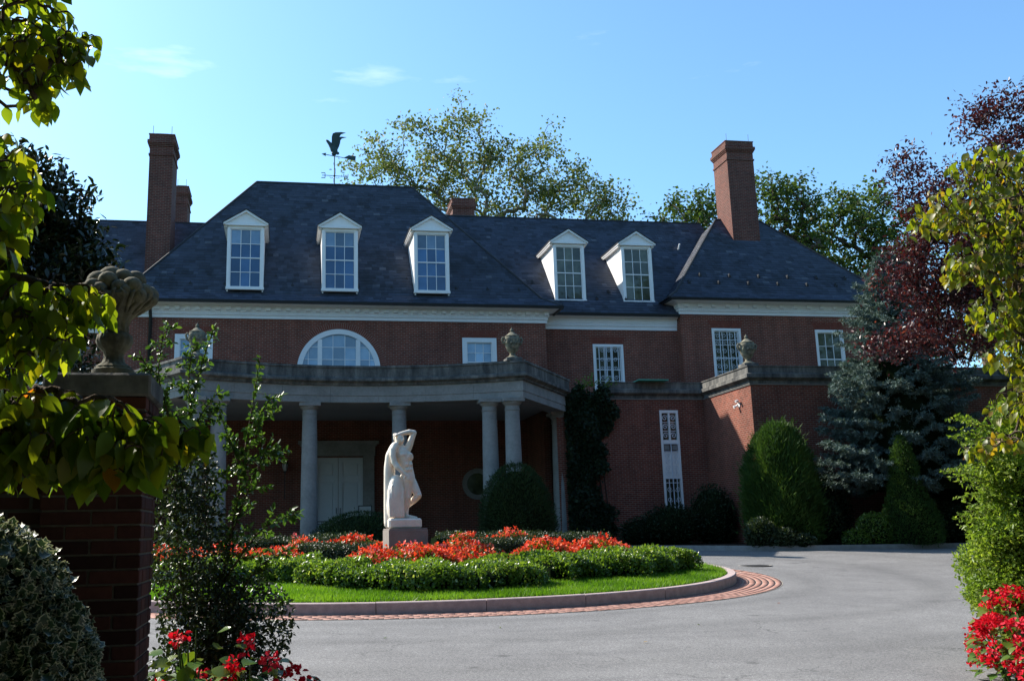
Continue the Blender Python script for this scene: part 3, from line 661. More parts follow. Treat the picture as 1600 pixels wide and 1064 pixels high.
# cornices
full = [(0,9.30),(.05,9.30),(.05,9.405),(.085,9.415),(.085,9.525),(.115,9.535),(.115,9.70),(.20,9.735),(.30,9.77),(.46,9.80),(.46,9.845),(0,9.845)]
small = [(0,9.28),(.04,9.28),(.04,9.40),(.065,9.41),(.065,9.53),(.09,9.54),(.09,9.72),(.18,9.76),(.29,9.80),(.29,9.845),(0,9.845)]
def cornice(name, path, prof, mod=True, sp=.36, gut=.46, dz=0.0):
    prof = [(o_, z_+dz) for o_, z_ in prof]
    c = path_sweep(MB(), path, prof).build(name, 'white_paint', house)
    dm = MB(); md = MB()
    for a, b in zip(path[:-1], path[1:]):
        A, B = Vector(a), Vector(b); d = (B-A).normalized(); nn = Vector((d.y, -d.x)); L = (B-A).length
        def put(mb, s, w, o0, o1, za, zb, round_=False):
            q = [A+d*(s-w/2)+nn*o0, A+d*(s+w/2)+nn*o0, A+d*(s+w/2)+nn*o1, A+d*(s-w/2)+nn*o1]
            mb.add([(p.x,p.y,za+(.03 if (round_ and i > 1) else 0)) for i, p in enumerate(q)]+[(p.x,p.y,zb) for p in q], [(0,3,2,1),(4,5,6,7),(0,1,5,4),(1,2,6,5),(2,3,7,6),(3,0,4,7)])
        o0 = prof[3][0]; za = prof[3][1]
        s = .05
        while s < L: put(dm, s, .045, o0-.002, o0+.022, za+.02, za+.09); s += .085
        if mod:
            s = .2
            while s < L: put(md, s, .17, .113, .20, 9.555+dz, 9.705+dz, True); s += sp
    o = dm.build('dentils', 'white_paint', c); o['kind'] = 'stuff'
    if mod: o = md.build('modillions', 'white_paint', c); o['kind'] = 'stuff'
    g = path_sweep(MB(), path, [(gut,9.80+dz),(gut+.05,9.765+dz),(gut+.12,9.765+dz),(gut+.14,9.87+dz),(gut,9.87+dz)]).build('gutter', 'dark_metal', house)
    return c
cornice('main_cornice', [(-5.94,43),(-5.94,34.54),(9.74,34.54),(9.74,35.9)], full)
cornice('middle_cornice', [(9.755,35.45),(15.395,35.45)], small, False, gut=.29)
cornice('wing_cornice', [(15.41,36.4),(15.41,35.05),(24.6,35.05),(24.6,41.5)], full, True, .58, dz=.575)
cornice('far_wing_cornice', [(-20,35.45),(-5.955,35.45)], small, False, dz=-.4)
# rain pipes
MB().tube([(9.95,35.15,9.80),(9.90,35.25,9.62),(9.83,35.36,9.3),(9.83,35.38,GZ)], .055, 8).build('rain_pipe', 'dark_metal', house, smooth=True)
MB().tube([(-4.86,34.05,9.80),(-4.86,34.1,9.70),(-4.86,34.44,9.25),(-4.86,34.46,GZ+.1)], .06, 8).build('rain_pipe', 'dark_metal', house, smooth=True)

# windows
def window(x0, x1, z0, z1, Y, cols, rows, pane, casing=.10, meet=True, name='window', parent=house, arch=True):
    """casing (part) > muntins, panes (sub-parts); set in the reveal"""
    mb = MB(); c = casing; ya, yb = Y-.025, Y+.11
    mb.box(x0, x0+c, ya, yb, z0, z1); mb.box(x1-c, x1, ya, yb, z0, z1); mb.box(x0+c, x1-c, ya+.003, yb, z1-c, z1); mb.box(x0-.04, x1+.04, ya-.05, yb, z0-.06, z0+.03)
    w = mb.build(name, 'white_paint', parent)
    sash(w, x0+c, x1-c, z0+.03, z1-c, Y+.05, cols, rows, pane, meet)
    if arch: 
        fb = MB(); n = max(7, int((x1-x0+.3)/.075))|1
        for i in range(n):
            t0 = (i+.14)/n-.5; t1 = (i+.86)/n-.5; wb = x1-x0; wt = wb+.26; cx = (x0+x1)/2
            fb.add([(cx+t0*wb,Y-.006,z1+.01),(cx+t1*wb,Y-.006,z1+.01),(cx+t1*wt,Y-.006,z1+.30),(cx+t0*wt,Y-.006,z1+.30),
                    (cx+t0*wb,Y+.02,z1+.01),(cx+t1*wb,Y+.02,z1+.01),(cx+t1*wt,Y+.02,z1+.30),(cx+t0*wt,Y+.02,z1+.30)], [(0,1,2,3),(0,4,5,1),(1,5,6,2),(2,6,7,3),(3,7,4,0)])
        fb.build('flat_arch', 'brick_arch', parent)
    return w
def sash(w, x0, x1, z0, z1, Y, cols, rows, pane, meet=True, bar=.022):
    mb = MB(); e = .035
    mb.box(x0, x0+e, Y-.02, Y+.03, z0, z1); mb.box(x1-e, x1, Y-.02, Y+.03, z0, z1); mb.box(x0+e, x1-e, Y-.02, Y+.03, z1-e, z1); mb.box(x0+e, x1-e, Y-.02, Y+.03, z0, z0+e)
    ix0, ix1, iz0, iz1 = x0+e, x1-e, z0+e, z1-e; dx, dz = (ix1-ix0)/cols, (iz1-iz0)/rows
    for i in range(1, cols): mb.box(ix0+dx*i-bar/2, ix0+dx*i+bar/2, Y-.012, Y+.02, iz0, iz1)
    for j in range(1, rows):
        b = bar*1.9 if (meet and j == rows//2) else bar
        mb.box(ix0, ix1, Y-.014-(.01 if b > bar else 0), Y+.021, iz0+dz*j-b/2, iz0+dz*j+b/2)
    mb.build('muntins', 'white_paint', w)
    for i in range(cols):
        for j in range(rows):
            p = MB(); t = random.uniform(-.004, .004); g = bar/2-.004
            p.add([(ix0+dx*i+g,Y+.004,iz0+dz*j+g),(ix0+dx*(i+1)-g,Y+.004+t,iz0+dz*j+g),(ix0+dx*(i+1)-g,Y+.004+t,iz0+dz*(j+1)-g),(ix0+dx*i+g,Y+.004,iz0+dz*(j+1)-g)], [(0,1,2,3)])
            p.add([(ix0+dx*i+g,Y+.012,iz0+dz*j+g),(ix0+dx*(i+1)-g,Y+.012,iz0+dz*j+g),(ix0+dx*(i+1)-g,Y+.012,iz0+dz*(j+1)-g),(ix0+dx*i+g,Y+.012,iz0+dz*(j+1)-g)], [(3,2,1,0)])
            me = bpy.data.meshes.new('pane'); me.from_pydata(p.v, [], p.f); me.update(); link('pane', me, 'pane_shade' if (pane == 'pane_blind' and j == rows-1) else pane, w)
plain('arch_mortar', c3(.27,.19,.15), .95, .1, 20., .2, .3)
t = NT('brick_arch'); n = t.noise(8, 4, t.coord()); t.bsdf(t.ramp(n.outputs['Fac'], [(.3, c3(.16,.045,.030)), (.7, c3(.24,.068,.044))]).outputs['Color'], .85, .2, 0, n.outputs['Fac'], .3, .005)
window(6.49, 7.80, 7.0, 8.70, 34.54, 3, 4, 'pane_pale', .17)
window(-4.0, -2.66, 7.0, 8.70, 34.54, 3, 4, 'pane_pale', .17)
w_mid = window(11.87, 13.11, 6.75, 8.70, 35.45, 3, 4, 'pane_dim', .10)
w_r1 = window(16.674, 17.894, 7.0, 9.327, 35.05, 3, 4, 'pane_dim', .10)
window(21.094, 22.314, 7.0, 9.327, 35.05, 3, 4, 'pane_dim', .10)
window(-9.0, -7.8, 7.0, 8.70, 35.45, 3, 4, 'pane_dim', .10); window(-9.0, -7.8, 2.4, 4.8, 35.45, 3, 4, 'pane_dim', .10)
# half-round window
mb = MB(); NS = 40
def arc_band(mb, r0, r1, y0, y1, a0=0., a1=PI, n=40):
    for k in range(n):
        aa, ab = a0+(a1-a0)*k/n, a0+(a1-a0)*(k+1)/n
        v = [(LCX+r*math.cos(a), y, LCZ+r*math.sin(a)) for y in (y0, y1) for r, a in ((r0,aa),(r1,aa),(r1,ab),(r0,ab))]
        mb.add(v, [(0,1,2,3),(4,7,6,5),(0,3,7,4),(1,5,6,2)])
arc_band(mb, LR-.19, LR-.004, 34.515, 34.66); mb.box(LCX-LR+.005, LCX+LR-.005, 34.49, 34.66, LCZ-.06, LCZ+.05)
for x in (LCX-.78, LCX+.62): mb.box(x, x+.16, 34.52, 34.64, LCZ+.05, LCZ+1.14)
lun = mb.build('lunette_window', 'white_paint', house)
mb = MB(); xsl = [LCX-.31, LCX+.15-.02, LCX-1.13, LCX+1.10]; RI = LR-.19
def half(x): return math.sqrt(max(0, RI*RI-(x-LCX)**2))
xcuts = [LCX-RI, LCX-1.12, LCX-.78+.0, LCX-.22, LCX+.22, LCX+.78, LCX+1.12, LCX+RI]
zcuts = [LCZ+.05, LCZ+.40, LCZ+.86, LCZ+RI]
for x in (LCX-1.12, LCX-.22, LCX+.22, LCX+1.12): mb.box(x-.012, x+.012, 34.585, 34.62, LCZ+.05, LCZ+half(x)+.01)
for z in zcuts[1:3]: 
    hx = math.sqrt(RI*RI-(z-LCZ)**2); mb.box(LCX-hx, LCX+hx, 34.583, 34.618, z-.012, z+.012)
mb.build('muntins', 'white_paint', lun)
for i in range(7):
    for j in range(3):
        xa, xb, za, zb = xcuts[i], xcuts[i+1], zcuts[j], zcuts[j+1]
        poly = []; 
        for k in range(9):
            x = xa+(xb-xa)*k/8; poly.append((x, min(zb, LCZ+half(x))))
        if max(p[1] for p in poly) <= za+.03: continue
        poly = [(x, max(z, za)) for x, z in poly]
        pp = [(xb, za), (xa, za)]; pl = [(x, z) for x, z in poly]
        MB().prism([(p[0], p[1]) for p in (pl+pp)], 1, 34.598, 34.606).build('pane', 'pane_pale', lun)
mb = MB(); arc_band(mb, LR+.004, LR+.235, 34.5365, 34.55); mb.build('arch_mortar', 'arch_mortar', house)
mb = MB()
for k in range(66):
    a0, a1 = PI*(k+.13)/66, PI*(k+.87)/66
    v = [(LCX+r*math.cos(a), y, LCZ+r*math.sin(a)) for y in (34.533, 34.56) for r, a in ((LR+.006,a0),(LR+.23,a0),(LR+.23,a1),(LR+.006,a1))]
    mb.add(v, [(0,1,2,3),(0,4,5,1),(1,5,6,2),(2,6,7,3),(3,7,4,0)])
mb.build('brick_arch', 'brick_arch', house)

# dormers
def dormer(cx, Y, zb, w, hh, slope, deck, pane, zroof):
    """front at Y; cheeks run back into the roof"""
    x0, x1 = cx-w/2, cx+w/2; zt = zb+hh; rw = w/2+.155; apex = zt+.50; e = .10
    back = lambda z: Y+(z-zb)/slope+.25
    mb = MB()
    for xa, xb in ((x0, x0+.05), (x1-.05, x1)):
        mb.add([(x,y,z) for x in (xa, xb) for y, z in ((Y+.03,zb-.12),(back(zt),zt),(Y+.03,zt))], [(0,1,2),(3,5,4),(0,3,4,1),(1,4,5,2),(2,5,3,0)])
    c = .10
    mb.box(x0-.012, x0+c, Y-.02, Y+.10, zb, zt); mb.box(x1-c, x1+.012, Y-.02, Y+.10, zb, zt); mb.box(x0+c, x1-c, Y-.018, Y+.10, zt-.13, zt); mb.box(x0-.03, x1+.03, Y-.05, Y+.10, zb-.05, zb+.045)
    d = mb.build('dormer', 'white_paint', house)
    # pediment and soffit
    mb = MB(); mb.prism([(cx-rw+.04, zt+.02), (cx+rw-.04, zt+.02), (cx, apex-.02)], 1, Y-.06, Y+.06)
    mb.box(cx-rw+.06, cx+rw-.06, Y-.12, Y+.05, zt-.03, zt+.045)
    for s in (-1, 1):
        A = (cx+s*rw, zt-.02); B = (cx, apex-.02); T = .07
        q = [A, B, (B[0], B[1]+T+.01), (A[0], A[1]+T)]
        mb.prism(q, 1, Y-.16, back(apex))
        mb.prism([(cx+s*(w/2-.02), zt-.08), (cx+s*(rw-.03), zt-.08), (cx+s*(rw-.03), zt+.02), (cx+s*(w/2-.02), zt+.02)], 1, Y-.02, back(zt)-.05)
    mb.build('pediment', 'white_paint', d)
    mb = MB()
    for s in (-1, 1):
        A = (cx+s*(rw+.025), zt+.04); B = (cx, apex+.065)
        mb.prism([A, B, (B[0], B[1]+.03), (A[0], A[1]+.03)], 1, Y-.185, back(apex)+.1)
    mb.build('dormer_roof', 'slate_deck', d)
    sash(d, x0+c, x1-c, zb+.045, zt-.13, Y+.04, 3, 4, pane)
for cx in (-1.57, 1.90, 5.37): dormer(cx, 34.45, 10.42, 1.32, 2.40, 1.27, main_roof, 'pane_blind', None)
for cx in (11.11, 13.95): dormer(cx, 35.6, 10.48, 1.26, 2.36, 1.19, mid_roof, 'pane_dim', None)

# chimneys
def chimney(x0, x1, y0, y1, z0, z1, taper=.0, corb=True):
    mb = MB(); 
    mb.box(x0, x1, y0, y1, z0, z1-1.0)
    steps = [(.0, 1.0, .9), (.035, .9, .83), (.0, .83, .52), (.03, .52, .46), (.06, .46, .40), (.09, .40, .27), (.03, .27, .04), (.05, .04, 0)] if corb else [(0, 1, .2), (.04, .2, 0)]
    for o, a, b in steps: mb.box(x0-o, x1+o, y0-o, y1+o, z1-a+.0004, z1-b)
    me = mb.mesh('chimney'); boxuv(me); c = link('chimney', me, 'brick_chimney', house)
    cx, cy = (x0+x1)/2, (y0+y1)/2
    MB().box(cx-.22, cx+.22, y0+.15, y1-.15, z1+.001, z1+.09).build('chimney_cap', 'far_kerb', c)
    for px, py in ((x0+.1, y0+.1), (x1-.1, y0+.1)): MB().tube([(px,py,z1-.05),(px,py,z1+.38)], .009, 5).build('lightning_rod', 'dark_metal', c)
chimney(-5.5, -4.58, 36.8, 38.2, 10.5, 17.28)
chimney(19.157, 20.399, 37.458, 38.796, 12.6, 18.403)
chimney(-5.45, -4.85, 45., 46.4, 8, 18.15)
chimney(7.95, 9.05, 44., 45.2, 8, 17.65)
vent = MB().tube([(16.9,38.2,13.45),(16.9,38.0,13.72)], .04, 8).build('roof_vent', 'white_paint', house)

# ------------------------------------------------------------------ lower wings with parapets
PZ = 6.66
mb = MB(); wall_y(mb, 32.1, 9.3, 14.738, GZ-.2, 6.2, [(13.07, 13.76, 2.0, 5.67)])
wall_mesh('low_wall', mb)
mb = MB(); wall_y(mb, 28.5, 14.74, 26.5, GZ-.2, 6.2)
mb.add([(14.74,28.5,GZ-.2),(14.74,35.0,GZ-.2),(14.74,35.0,6.2),(14.74,28.5,6.2)], [(3,2,1,0)]); mb.add([(26.5,28.5,GZ-.2),(26.5,35.0,GZ-.2),(26.5,35.0,6.2),(26.5,28.5,6.2)], [(0,1,2,3)])
wall_mesh('low_wing_wall', mb)
mb = MB(); mb.box(9.3, 14.74, 32.2, 35.44, 6.0, 6.3); mb.box(14.745, 26.4, 28.6, 35.04, 6.0, 6.3); mb.build('terrace_roof', 'flat_roof', house)
pp = [(0,6.08),(.05,6.08),(.05,6.17),(.10,6.20),(.19,6.26),(.19,6.38),(.10,6.42),(.10,6.62),(.13,6.63),(.13,PZ),(-.32,PZ),(-.32,6.2),(0,6.2)]
def stones(name, path, prof, lens, parent, mat):
    """a moulded course cut into single stones along the path"""
    P = [Vector(p) for p in path]; cum = [0]
    for a, b in zip(P[:-1], P[1:]): cum.append(cum[-1]+(b-a).length)
    def at(s):
        i = max(0, min(len(P)-2, int(np.searchsorted(cum, s))-1)); return P[i]+(P[i+1]-P[i])*((s-cum[i])/(cum[i+1]-cum[i]))
    n = max(1, round(cum[-1]/lens))
    for k in range(n):
        s0, s1 = cum[-1]*k/n+.003, cum[-1]*(k+1)/n-.003
        pts = [at(s0)]+[P[i] for i in range(len(P)) if s0+.02 < cum[i] < s1-.02]+[at(s1)]
        path_sweep(MB(), [(p.x, p.y) for p in pts], prof).build(name, mat, parent)
lowpar = path_sweep(MB(), [(9.9,32.1),(14.74,32.1),(14.74,28.5),(26.5,28.5)], [(-.02,6.05),(.035,6.05),(.035,6.079),(-.02,6.079)]).build('low_parapet', 'limestone', house)
stones('parapet_stone', [(11.18,32.1),(14.735,32.1)], pp, 1.2, lowpar, 'parapet_stone')
stones('parapet_stone', [(14.74,31.9),(14.74,28.5),(26.5,28.5)], pp, 1.25, lowpar, 'parapet_stone')
MB().box(12.2, 13.3, 31.6, 32.3, PZ+.003, PZ+.045).build('copper_flashing', 'copper_green', house)
# tall narrow window with ornamental grille in the low wall
tw = MB(); tw.box(13.07, 13.15, 32.07, 32.2, 2.0, 5.67); tw.box(13.68, 13.76, 32.07, 32.2, 2.0, 5.67); tw.box(13.15, 13.68, 32.073, 32.2, 5.57, 5.67); tw.box(13.03, 13.8, 32.04, 32.2, 1.93, 2.03)
tw.box(13.15, 13.68, 32.085, 32.19, 4.50, 4.62); tw.box(13.15, 13.68, 32.085, 32.19, 3.28, 4.20)
tw.box(13.385, 13.445, 32.08, 32.19, 4.62, 5.57)
tall = tw.build('tall_window', 'white_paint', house)
for (a, b) in ((13.15, 13.385), (13.445, 13.68)):
    MB().box(a+.004, b-.004, 32.15, 32.158, 4.624, 5.566).build('pane', 'pane_dim', tall)
    MB().box(a+.004, b-.004, 32.15, 32.158, 2.034, 3.276).build('pane', 'pane_dim', tall)
    MB().box(a+.02, b-.02, 32.075, 32.083, 4.26, 4.44).build('relief_plate', 'limestone', tall)
def scroll(mb, cx, cz, r, Y, turn=1, flip=1, rad=.010):
    pts = []
    for k in range(26):
        t = k/25; a = flip*(.3+t*2*PI*1.4); rr = r*(1-t*.82); pts.append((cx+turn*rr*math.cos(a), Y, cz+rr*math.sin(a)))
    mb.tube(pts, rad, 5)
g = MB()
for cx in (13.27, 13.56):
    for cz in (4.78, 5.09, 5.40): scroll(g, cx, cz, .105, 32.12, 1 if cx < 13.4 else -1, 1, .014)
    for cz in (4.78+.155, 5.09+.155): g.box(cx-.12, cx+.12, 32.115, 32.13, cz-.01, cz+.01)
    for cz in (3.42, 3.62, 3.85, 4.05): scroll(g, cx, cz, .10, 32.07, 1 if cx < 13.4 else -1, 1, .011)
    for cz in (2.25, 2.55, 2.9): scroll(g, cx, cz, .10, 32.06, 1 if cx < 13.4 else -1, -1, .010)
    g.box(cx-.012, cx+.012, 32.05, 32.07, 2.03, 3.28)
g.box(13.40, 13.43, 32.045, 32.065, 2.03, 4.5)
for z in (2.1, 3.12, 3.27, 4.21, 4.48): g.box(13.15, 13.68, 32.047, 32.067, z-.012, z+.012)
g.build('iron_grille', 'white_iron', tall)
# grilles before the two upper windows
g = MB()
for x in (12.10, 12.34, 12.40, 12.58, 12.64, 12.88): g.box(x-.014, x+.014, 35.39, 35.41, 6.8, 8.62)
for x in (12.22, 12.49, 12.76):
    for k in range(5): scroll(g, x, 7.0+.36*k, .09, 35.40, 1 if k % 2 else -1, 1, .008)
g.build('iron_grille', 'white_iron', w_mid)
g = MB()
for x in (16.96, 17.28, 17.60): g.box(x-.012, x+.012, 34.96, 34.98, 7.05, 9.24)
for z in (7.4, 8.1, 8.85): g.box(16.76, 17.80, 34.965, 34.98, z-.012, z+.012)
for x in (16.86, 17.12, 17.44, 17.70):
    for k in range(7): scroll(g, x, 7.15+.31*k, .105, 34.97, 1 if k % 2 else -1, 1, .008)
g.build('iron_grille', 'white_iron', w_r1)

# ------------------------------------------------------------------ portico
PX = 2.1
arc = []
for k in range(1, 16):
    u = -1+2*k/16; arc.append((PX+5.1*u, 28.4+1.35*(1-u*u)))
front = [(PX-7.6,32.1),(PX-5.1,28.4)]+arc+[(PX+5.1,28.4),(PX+7.6,32.1)]
ent = [(0,5.60),(0,5.80),(.02,5.81),(.02,6.12),(-.62,6.12),(-.62,5.60)]
ceil_pts = [(p[0], p[1]) for p in front]
mb = MB(); inner = [(PX-7.2,32.1)]+[(PX-4.8,28.85)]+[(x, y+.3) for x, y in arc]+[(PX+4.8,28.85),(PX+7.2,32.1),(PX+7.2,36.99),(PX-7.2,36.99)]
k = len(inner); mb.add([(x,y,5.86) for x, y in inner]+[(x,y,6.05) for x, y in inner], [tuple(range(k)), tuple(range(2*k-1,k-1,-1))]+[(i,(i+1)%k,k+(i+1)%k,k+i) for i in range(k)])
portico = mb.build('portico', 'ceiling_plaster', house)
stones('architrave_stone', front, ent, 1.55, portico, 'limestone')
par = [(.02,6.121),(.08,6.13),(.10,6.19),(.22,6.25),(.22,6.33),(.12,6.37),(.12,6.66),(.15,6.67),(.15,6.74),(-.32,6.74),(-.32,6.121)]
stones('parapet_stone', front, par, 1.3, portico, 'parapet_stone')
mb = MB(); mb.add([(x,y,6.10) for x, y in inner]+[(x,y,6.28) for x, y in inner], [tuple(range(k)), tuple(range(2*k-1,k-1,-1))]+[(i,(i+1)%k,k+(i+1)%k,k+i) for i in range(k)]); mb.build('portico_roof', 'flat_roof', portico)
# end walls joining the portico to the house
def column_mesh():
    H = 5.60-GZ; mb = MB(); b = .31
    mb.box(-b, b, -b, b, 0, .12); mb.box(-.33, .33, -.33, .33, H-.11, H-.001)
    prof = [(.30,.12),(.315,.15),(.315,.19),(.30,.22),(.275,.225),(.275,.26)]
    for i in range(9):
        t = i/8; prof.append((.268-.045*t**1.7, .27+(H-.65)*t))
    z = H-.38; prof += [(.245,z+.005),(.248,z+.035),(.225,z+.04),(.225,z+.15),(.235,z+.155),(.27,z+.20),(.30,z+.235),(.305,z+.269)]
    mb.lathe(prof, n=32); me = mb.mesh('column', 40); return me
cm = column_mesh()
for dx, y in ((-1.41,29.97),(1.41,29.97),(-4.13,29.0),(4.13,29.0),(-4.80,28.76),(4.80,28.76),(-7.3,32.35),(7.3,32.35),(-5.6,30.35)):
    if dx == -5.6: continue
    o = link('column', cm, 'limestone', portico); o.location = (PX+.03+dx, y, GZ)
# ceiling lamp disc
MB().lathe([(.0,0),(.24,.0),(.27,.02),(.27,.045),(.0,.045)][1:4], (5.2,31.2,5.81), 24).build('ceiling_lamp', 'lamp_glass', portico)
# entrance: steps, surround, double door with panels
mb = MB(); mb.box(PX-2.4, PX+2.2, RY-1.6, RY-.01, GZ-.05, GZ+.18); mb.box(PX-2.1, PX+1.9, RY-1.2, RY-.02, GZ+.18, GZ+.345); mb.build('entrance_steps', 'limestone', house)
mb = MB(); D0, D1, DT, DB = 1.05, 2.95, 4.44, GZ+.35
mb.box(D0-.42, D0, RY-0.14, RY+0.06, DB, DT+.05); mb.box(D1, D1+.42, RY-0.14, RY+0.06, DB, DT+.05); mb.box(D0-.46, D1+.46, RY-0.16, RY+0.06, DT+.05, DT+.42)
mb.box(D0-.52, D1+.52, RY-0.21, RY+0.06, DT+.42, DT+.50); mb.box(D0-.60, D1+.60, RY-0.29, RY+0.06, DT+.50, DT+.62); mb.box(D0-.44, D0+.01, RY-0.17, RY+0.06, DB, DB+.25); mb.box(D1-.01, D1+.44, RY-0.17, RY+0.06, DB, DB+.25)
mb.build('door_surround', 'limestone', house)
for k, (a, b) in enumerate(((D0, (D0+D1)/2-.004), ((D0+D1)/2+.004, D1))):
    m = MB(); y0, y1 = RY+0.08, RY+0.14; s = .14
    pz = [(DB+.25, 3.52), (3.68, DT-.16)]
    m.box(a+.004, a+s, y0, y1, DB, DT); m.box(b-s, b-.004, y0, y1, DB, DT); m.box(a+s, b-s, y0+.002, y1, DB, pz[0][0]); m.box(a+s, b-s, y0+.002, y1, pz[0][1], pz[1][0]); m.box(a+s, b-s, y0+.002, y1, pz[1][1], DT)
    d = m.build('door', 'door_paint', house)
    for za, zb in pz: MB().box(a+s+.002, b-s-.002, y0+.04, y1-.006, za+.002, zb-.002).build('door_panel', 'door_paint', d); MB().box(a+s+.07, b-s-.07, y0+.018, y1-.02, za+.07, zb-.07, .012).build('door_panel', 'door_paint', d)
    hx = b-.07 if k == 0 else a+.07
    MB().tube([(hx,y0,DB+1.05),(hx,y0-.05,DB+1.05),(hx,y0-.05,DB+1.25),(hx,y0,DB+1.25)], .014, 6).build('door_handle', 'dark_metal', d)
# round stone-framed opening at the right of the porch
mb = MB(); OX, OZ = 7.42, 3.38
for k in range(32):
    a0, a1 = 2*PI*k/32, 2*PI*(k+1)/32
    v = [(OX+r*math.cos(a), y, OZ+r*math.sin(a)) for y in (RY-.1, RY+.02) for r, a in ((.42,a0),(.60,a0),(.60,a1),(.42,a1))]
    mb.add(v, [(0,1,2,3),(4,7,6,5),(0,3,7,4),(1,5,6,2)])
oc = mb.build('round_window', 'limestone', house)
MB().prism([(OX+.422*math.cos(2*PI*k/32), OZ+.422*math.sin(2*PI*k/32)) for k in range(32)], 1, RY-.04, RY-.02).build('pane', 'pane_dim', oc)

# ------------------------------------------------------------------ urns on the parapets
def lidded_urn(loc, label):
    e = empty('stone_urn', loc); tag(e, label, 'urn', 'lidded stone urns on the parapets')
    MB().box(-.24, .24, -.24, .24, 0, .10, .01).build('plinth', 'parapet_stone', e, world=False)
    MB().lathe([(.21,.10),(.20,.13),(.10,.19),(.085,.25),(.10,.28)], n=24).build('foot', 'urn_stone', e, smooth=40, world=False)
    MB().lathe([(.10,.28),(.17,.36),(.225,.50),(.245,.64),(.25,.72),(.235,.76),(.215,.78)], n=24, mod=lambda a, z: 1+.03*math.cos(a*8)).build('bowl', 'urn_stone', e, smooth=40, world=False)
    l = MB().lathe([(.225,.78),(.23,.81),(.15,.86),(.10,.91),(.055,.935),(.05,.96),(.065,.985),(.06,1.01),(.03,1.05),(.008,1.09)], n=24).build('lid', 'urn_stone', e, smooth=40, world=False)
    for s in (-1, 1):
        pts = [(s*.20,0,.74),(s*.30,0,.76),(s*.33,0,.70),(s*.29,0,.60),(s*.24,0,.54)]
        MB().tube(pts, .035, 7).build('handle', 'urn_stone', e, smooth=True, world=False)
    mb = MB()
    for k in range(6):
        a = PI+PI*k/5; mb.ball((.23*math.cos(a), .23*math.sin(a), .60-.03*math.sin(PI*k/5)), (.05,.05,.06), 8, 6)
    mb.build('garland', 'urn_stone', e, smooth=True, world=False)
lidded_urn((PX+4.87, 28.62, 6.742), 'lidded stone urn on the right corner of the portico parapet')
lidded_urn((PX-4.77, 28.62, 6.742), 'lidded stone urn on the left corner of the portico parapet')
lidded_urn((14.86, 28.75, PZ+.002), 'lidded stone urn at the corner of the low brick wing')

# ------------------------------------------------------------------ weathervane
e = empty('weathervane', (1.9, 38.8, 16.16)); tag(e, 'eagle weathervane on a thin rod standing on the roof ridge', 'weathervane')
MB().tube([(0,0,0),(0,0,1.30)], .022, 8).build('rod', 'vane_metal', e, world=False)
b = MB(); b.tube([(-.40,0,.42),(.40,0,.40)], .014, 6); b.tube([(0,-.40,.41),(0,.40,.41)], .014, 6); b.ball((0,0,.41), .05, 10, 8)
for s in (-1, 1): b.tube([(s*.05,0,.33),(s*.14,0,.30),(s*.20,0,.36)], .010, 5)
b.build('compass_arms', 'vane_metal', e, world=False)
def letter(strokes, cx, cy, cz, along='x'):
    m = MB()
    for a, c in strokes:
        p = [(cx+q[0]*.16, cy, cz+q[1]*.22) if along == 'x' else (cx, cy+q[0]*.16, cz+q[1]*.22) for q in (a, c)]
        m.tube(p, .017, 5)
    return m
letter([((.5,-.5),(.5,.5)),((.5,.5),(-.5,.5)),((.5,0),(-.3,0)),((.5,-.5),(-.5,-.5))], -.48, 0, .42).build('compass_letter', 'vane_metal', e, world=False)
letter([((-.6,.5),(-.3,-.5)),((-.3,-.5),(0,.3)),((0,.3),(.3,-.5)),((.3,-.5),(.6,.5))], .49, 0, .40).build('compass_letter', 'vane_metal', e, world=False)
letter([((-.5,-.5),(-.5,.5)),((-.5,.5),(.5,-.5)),((.5,-.5),(.5,.5))], 0, -.50, .41, 'y').build('compass_letter', 'vane_metal', e, world=False)
letter([((.5,.4),(0,.5)),((0,.5),(-.4,.25)),((-.4,.25),(.4,-.25)),((.4,-.25),(0,-.5)),((0,-.5),(-.5,-.4))], 0, .50, .41, 'y').build('compass_letter', 'vane_metal', e, world=False)
ar = MB(); ar.tube([(-.36,0,1.36),(.55,0,1.22)], .016, 6); ar.prism([(-.55,1.385),(-.36,1.44),(-.37,1.29)], 1, -.012, .012)
ar.prism([(.42,1.26),(.62,1.37),(.80,1.34),(.92,1.34),(.90,1.14),(.70,1.16)], 1, -.014, .014)
ar.build('arrow', 'vane_metal', e, world=False)
eg = MB()
ctrl = [(.00,1.34,.05),(.02,1.45,.12),(-.02,1.60,.16),(-.08,1.72,.14),(-.20,1.86,.085),(-.30,1.98,.06),(-.36,2.03,.03)]
def ellip_tube(mb, pts, flat=.7, n=10):
    rings = []
    for i, (x, z, r) in enumerate(pts):
        j0, j1 = max(0, i-1), min(len(pts)-1, i+1); dx, dz = pts[j1][0]-pts[j0][0], pts[j1][1]-pts[j0][1]; l = math.hypot(dx, dz); nx, nz = -dz/l, dx/l
        rings.append([(x+nx*r*math.cos(2*PI*k/n), r*flat*math.sin(2*PI*k/n), z+nz*r*math.cos(2*PI*k/n)) for k in range(n)])
    vs = [q for r in rings for q in r]; fs = [(i*n+k, i*n+(k+1)%n, (i+1)*n+(k+1)%n, (i+1)*n+k) for i in range(len(pts)-1) for k in range(n)]
    mb.add(vs, fs+[tuple(range(n)), tuple((len(pts)-1)*n+k for k in range(n))])
ellip_tube(eg, ctrl); eg.ball((-.03,0,1.42), (.10,.08,.10)); eg.ball((.14,0,1.44), (.07,.03,.07))
eg.build('eagle_body', 'vane_metal', e, smooth=True, world=False)
wing = [(-.12,1.72),(-.10,1.90),(-.10,2.10),(-.06,2.24),(.06,2.29),(.30,2.31),(.50,2.29),(.30,2.22),(.24,2.13),(.22,1.98),(.18,1.82),(.12,1.66),(.04,1.58)]
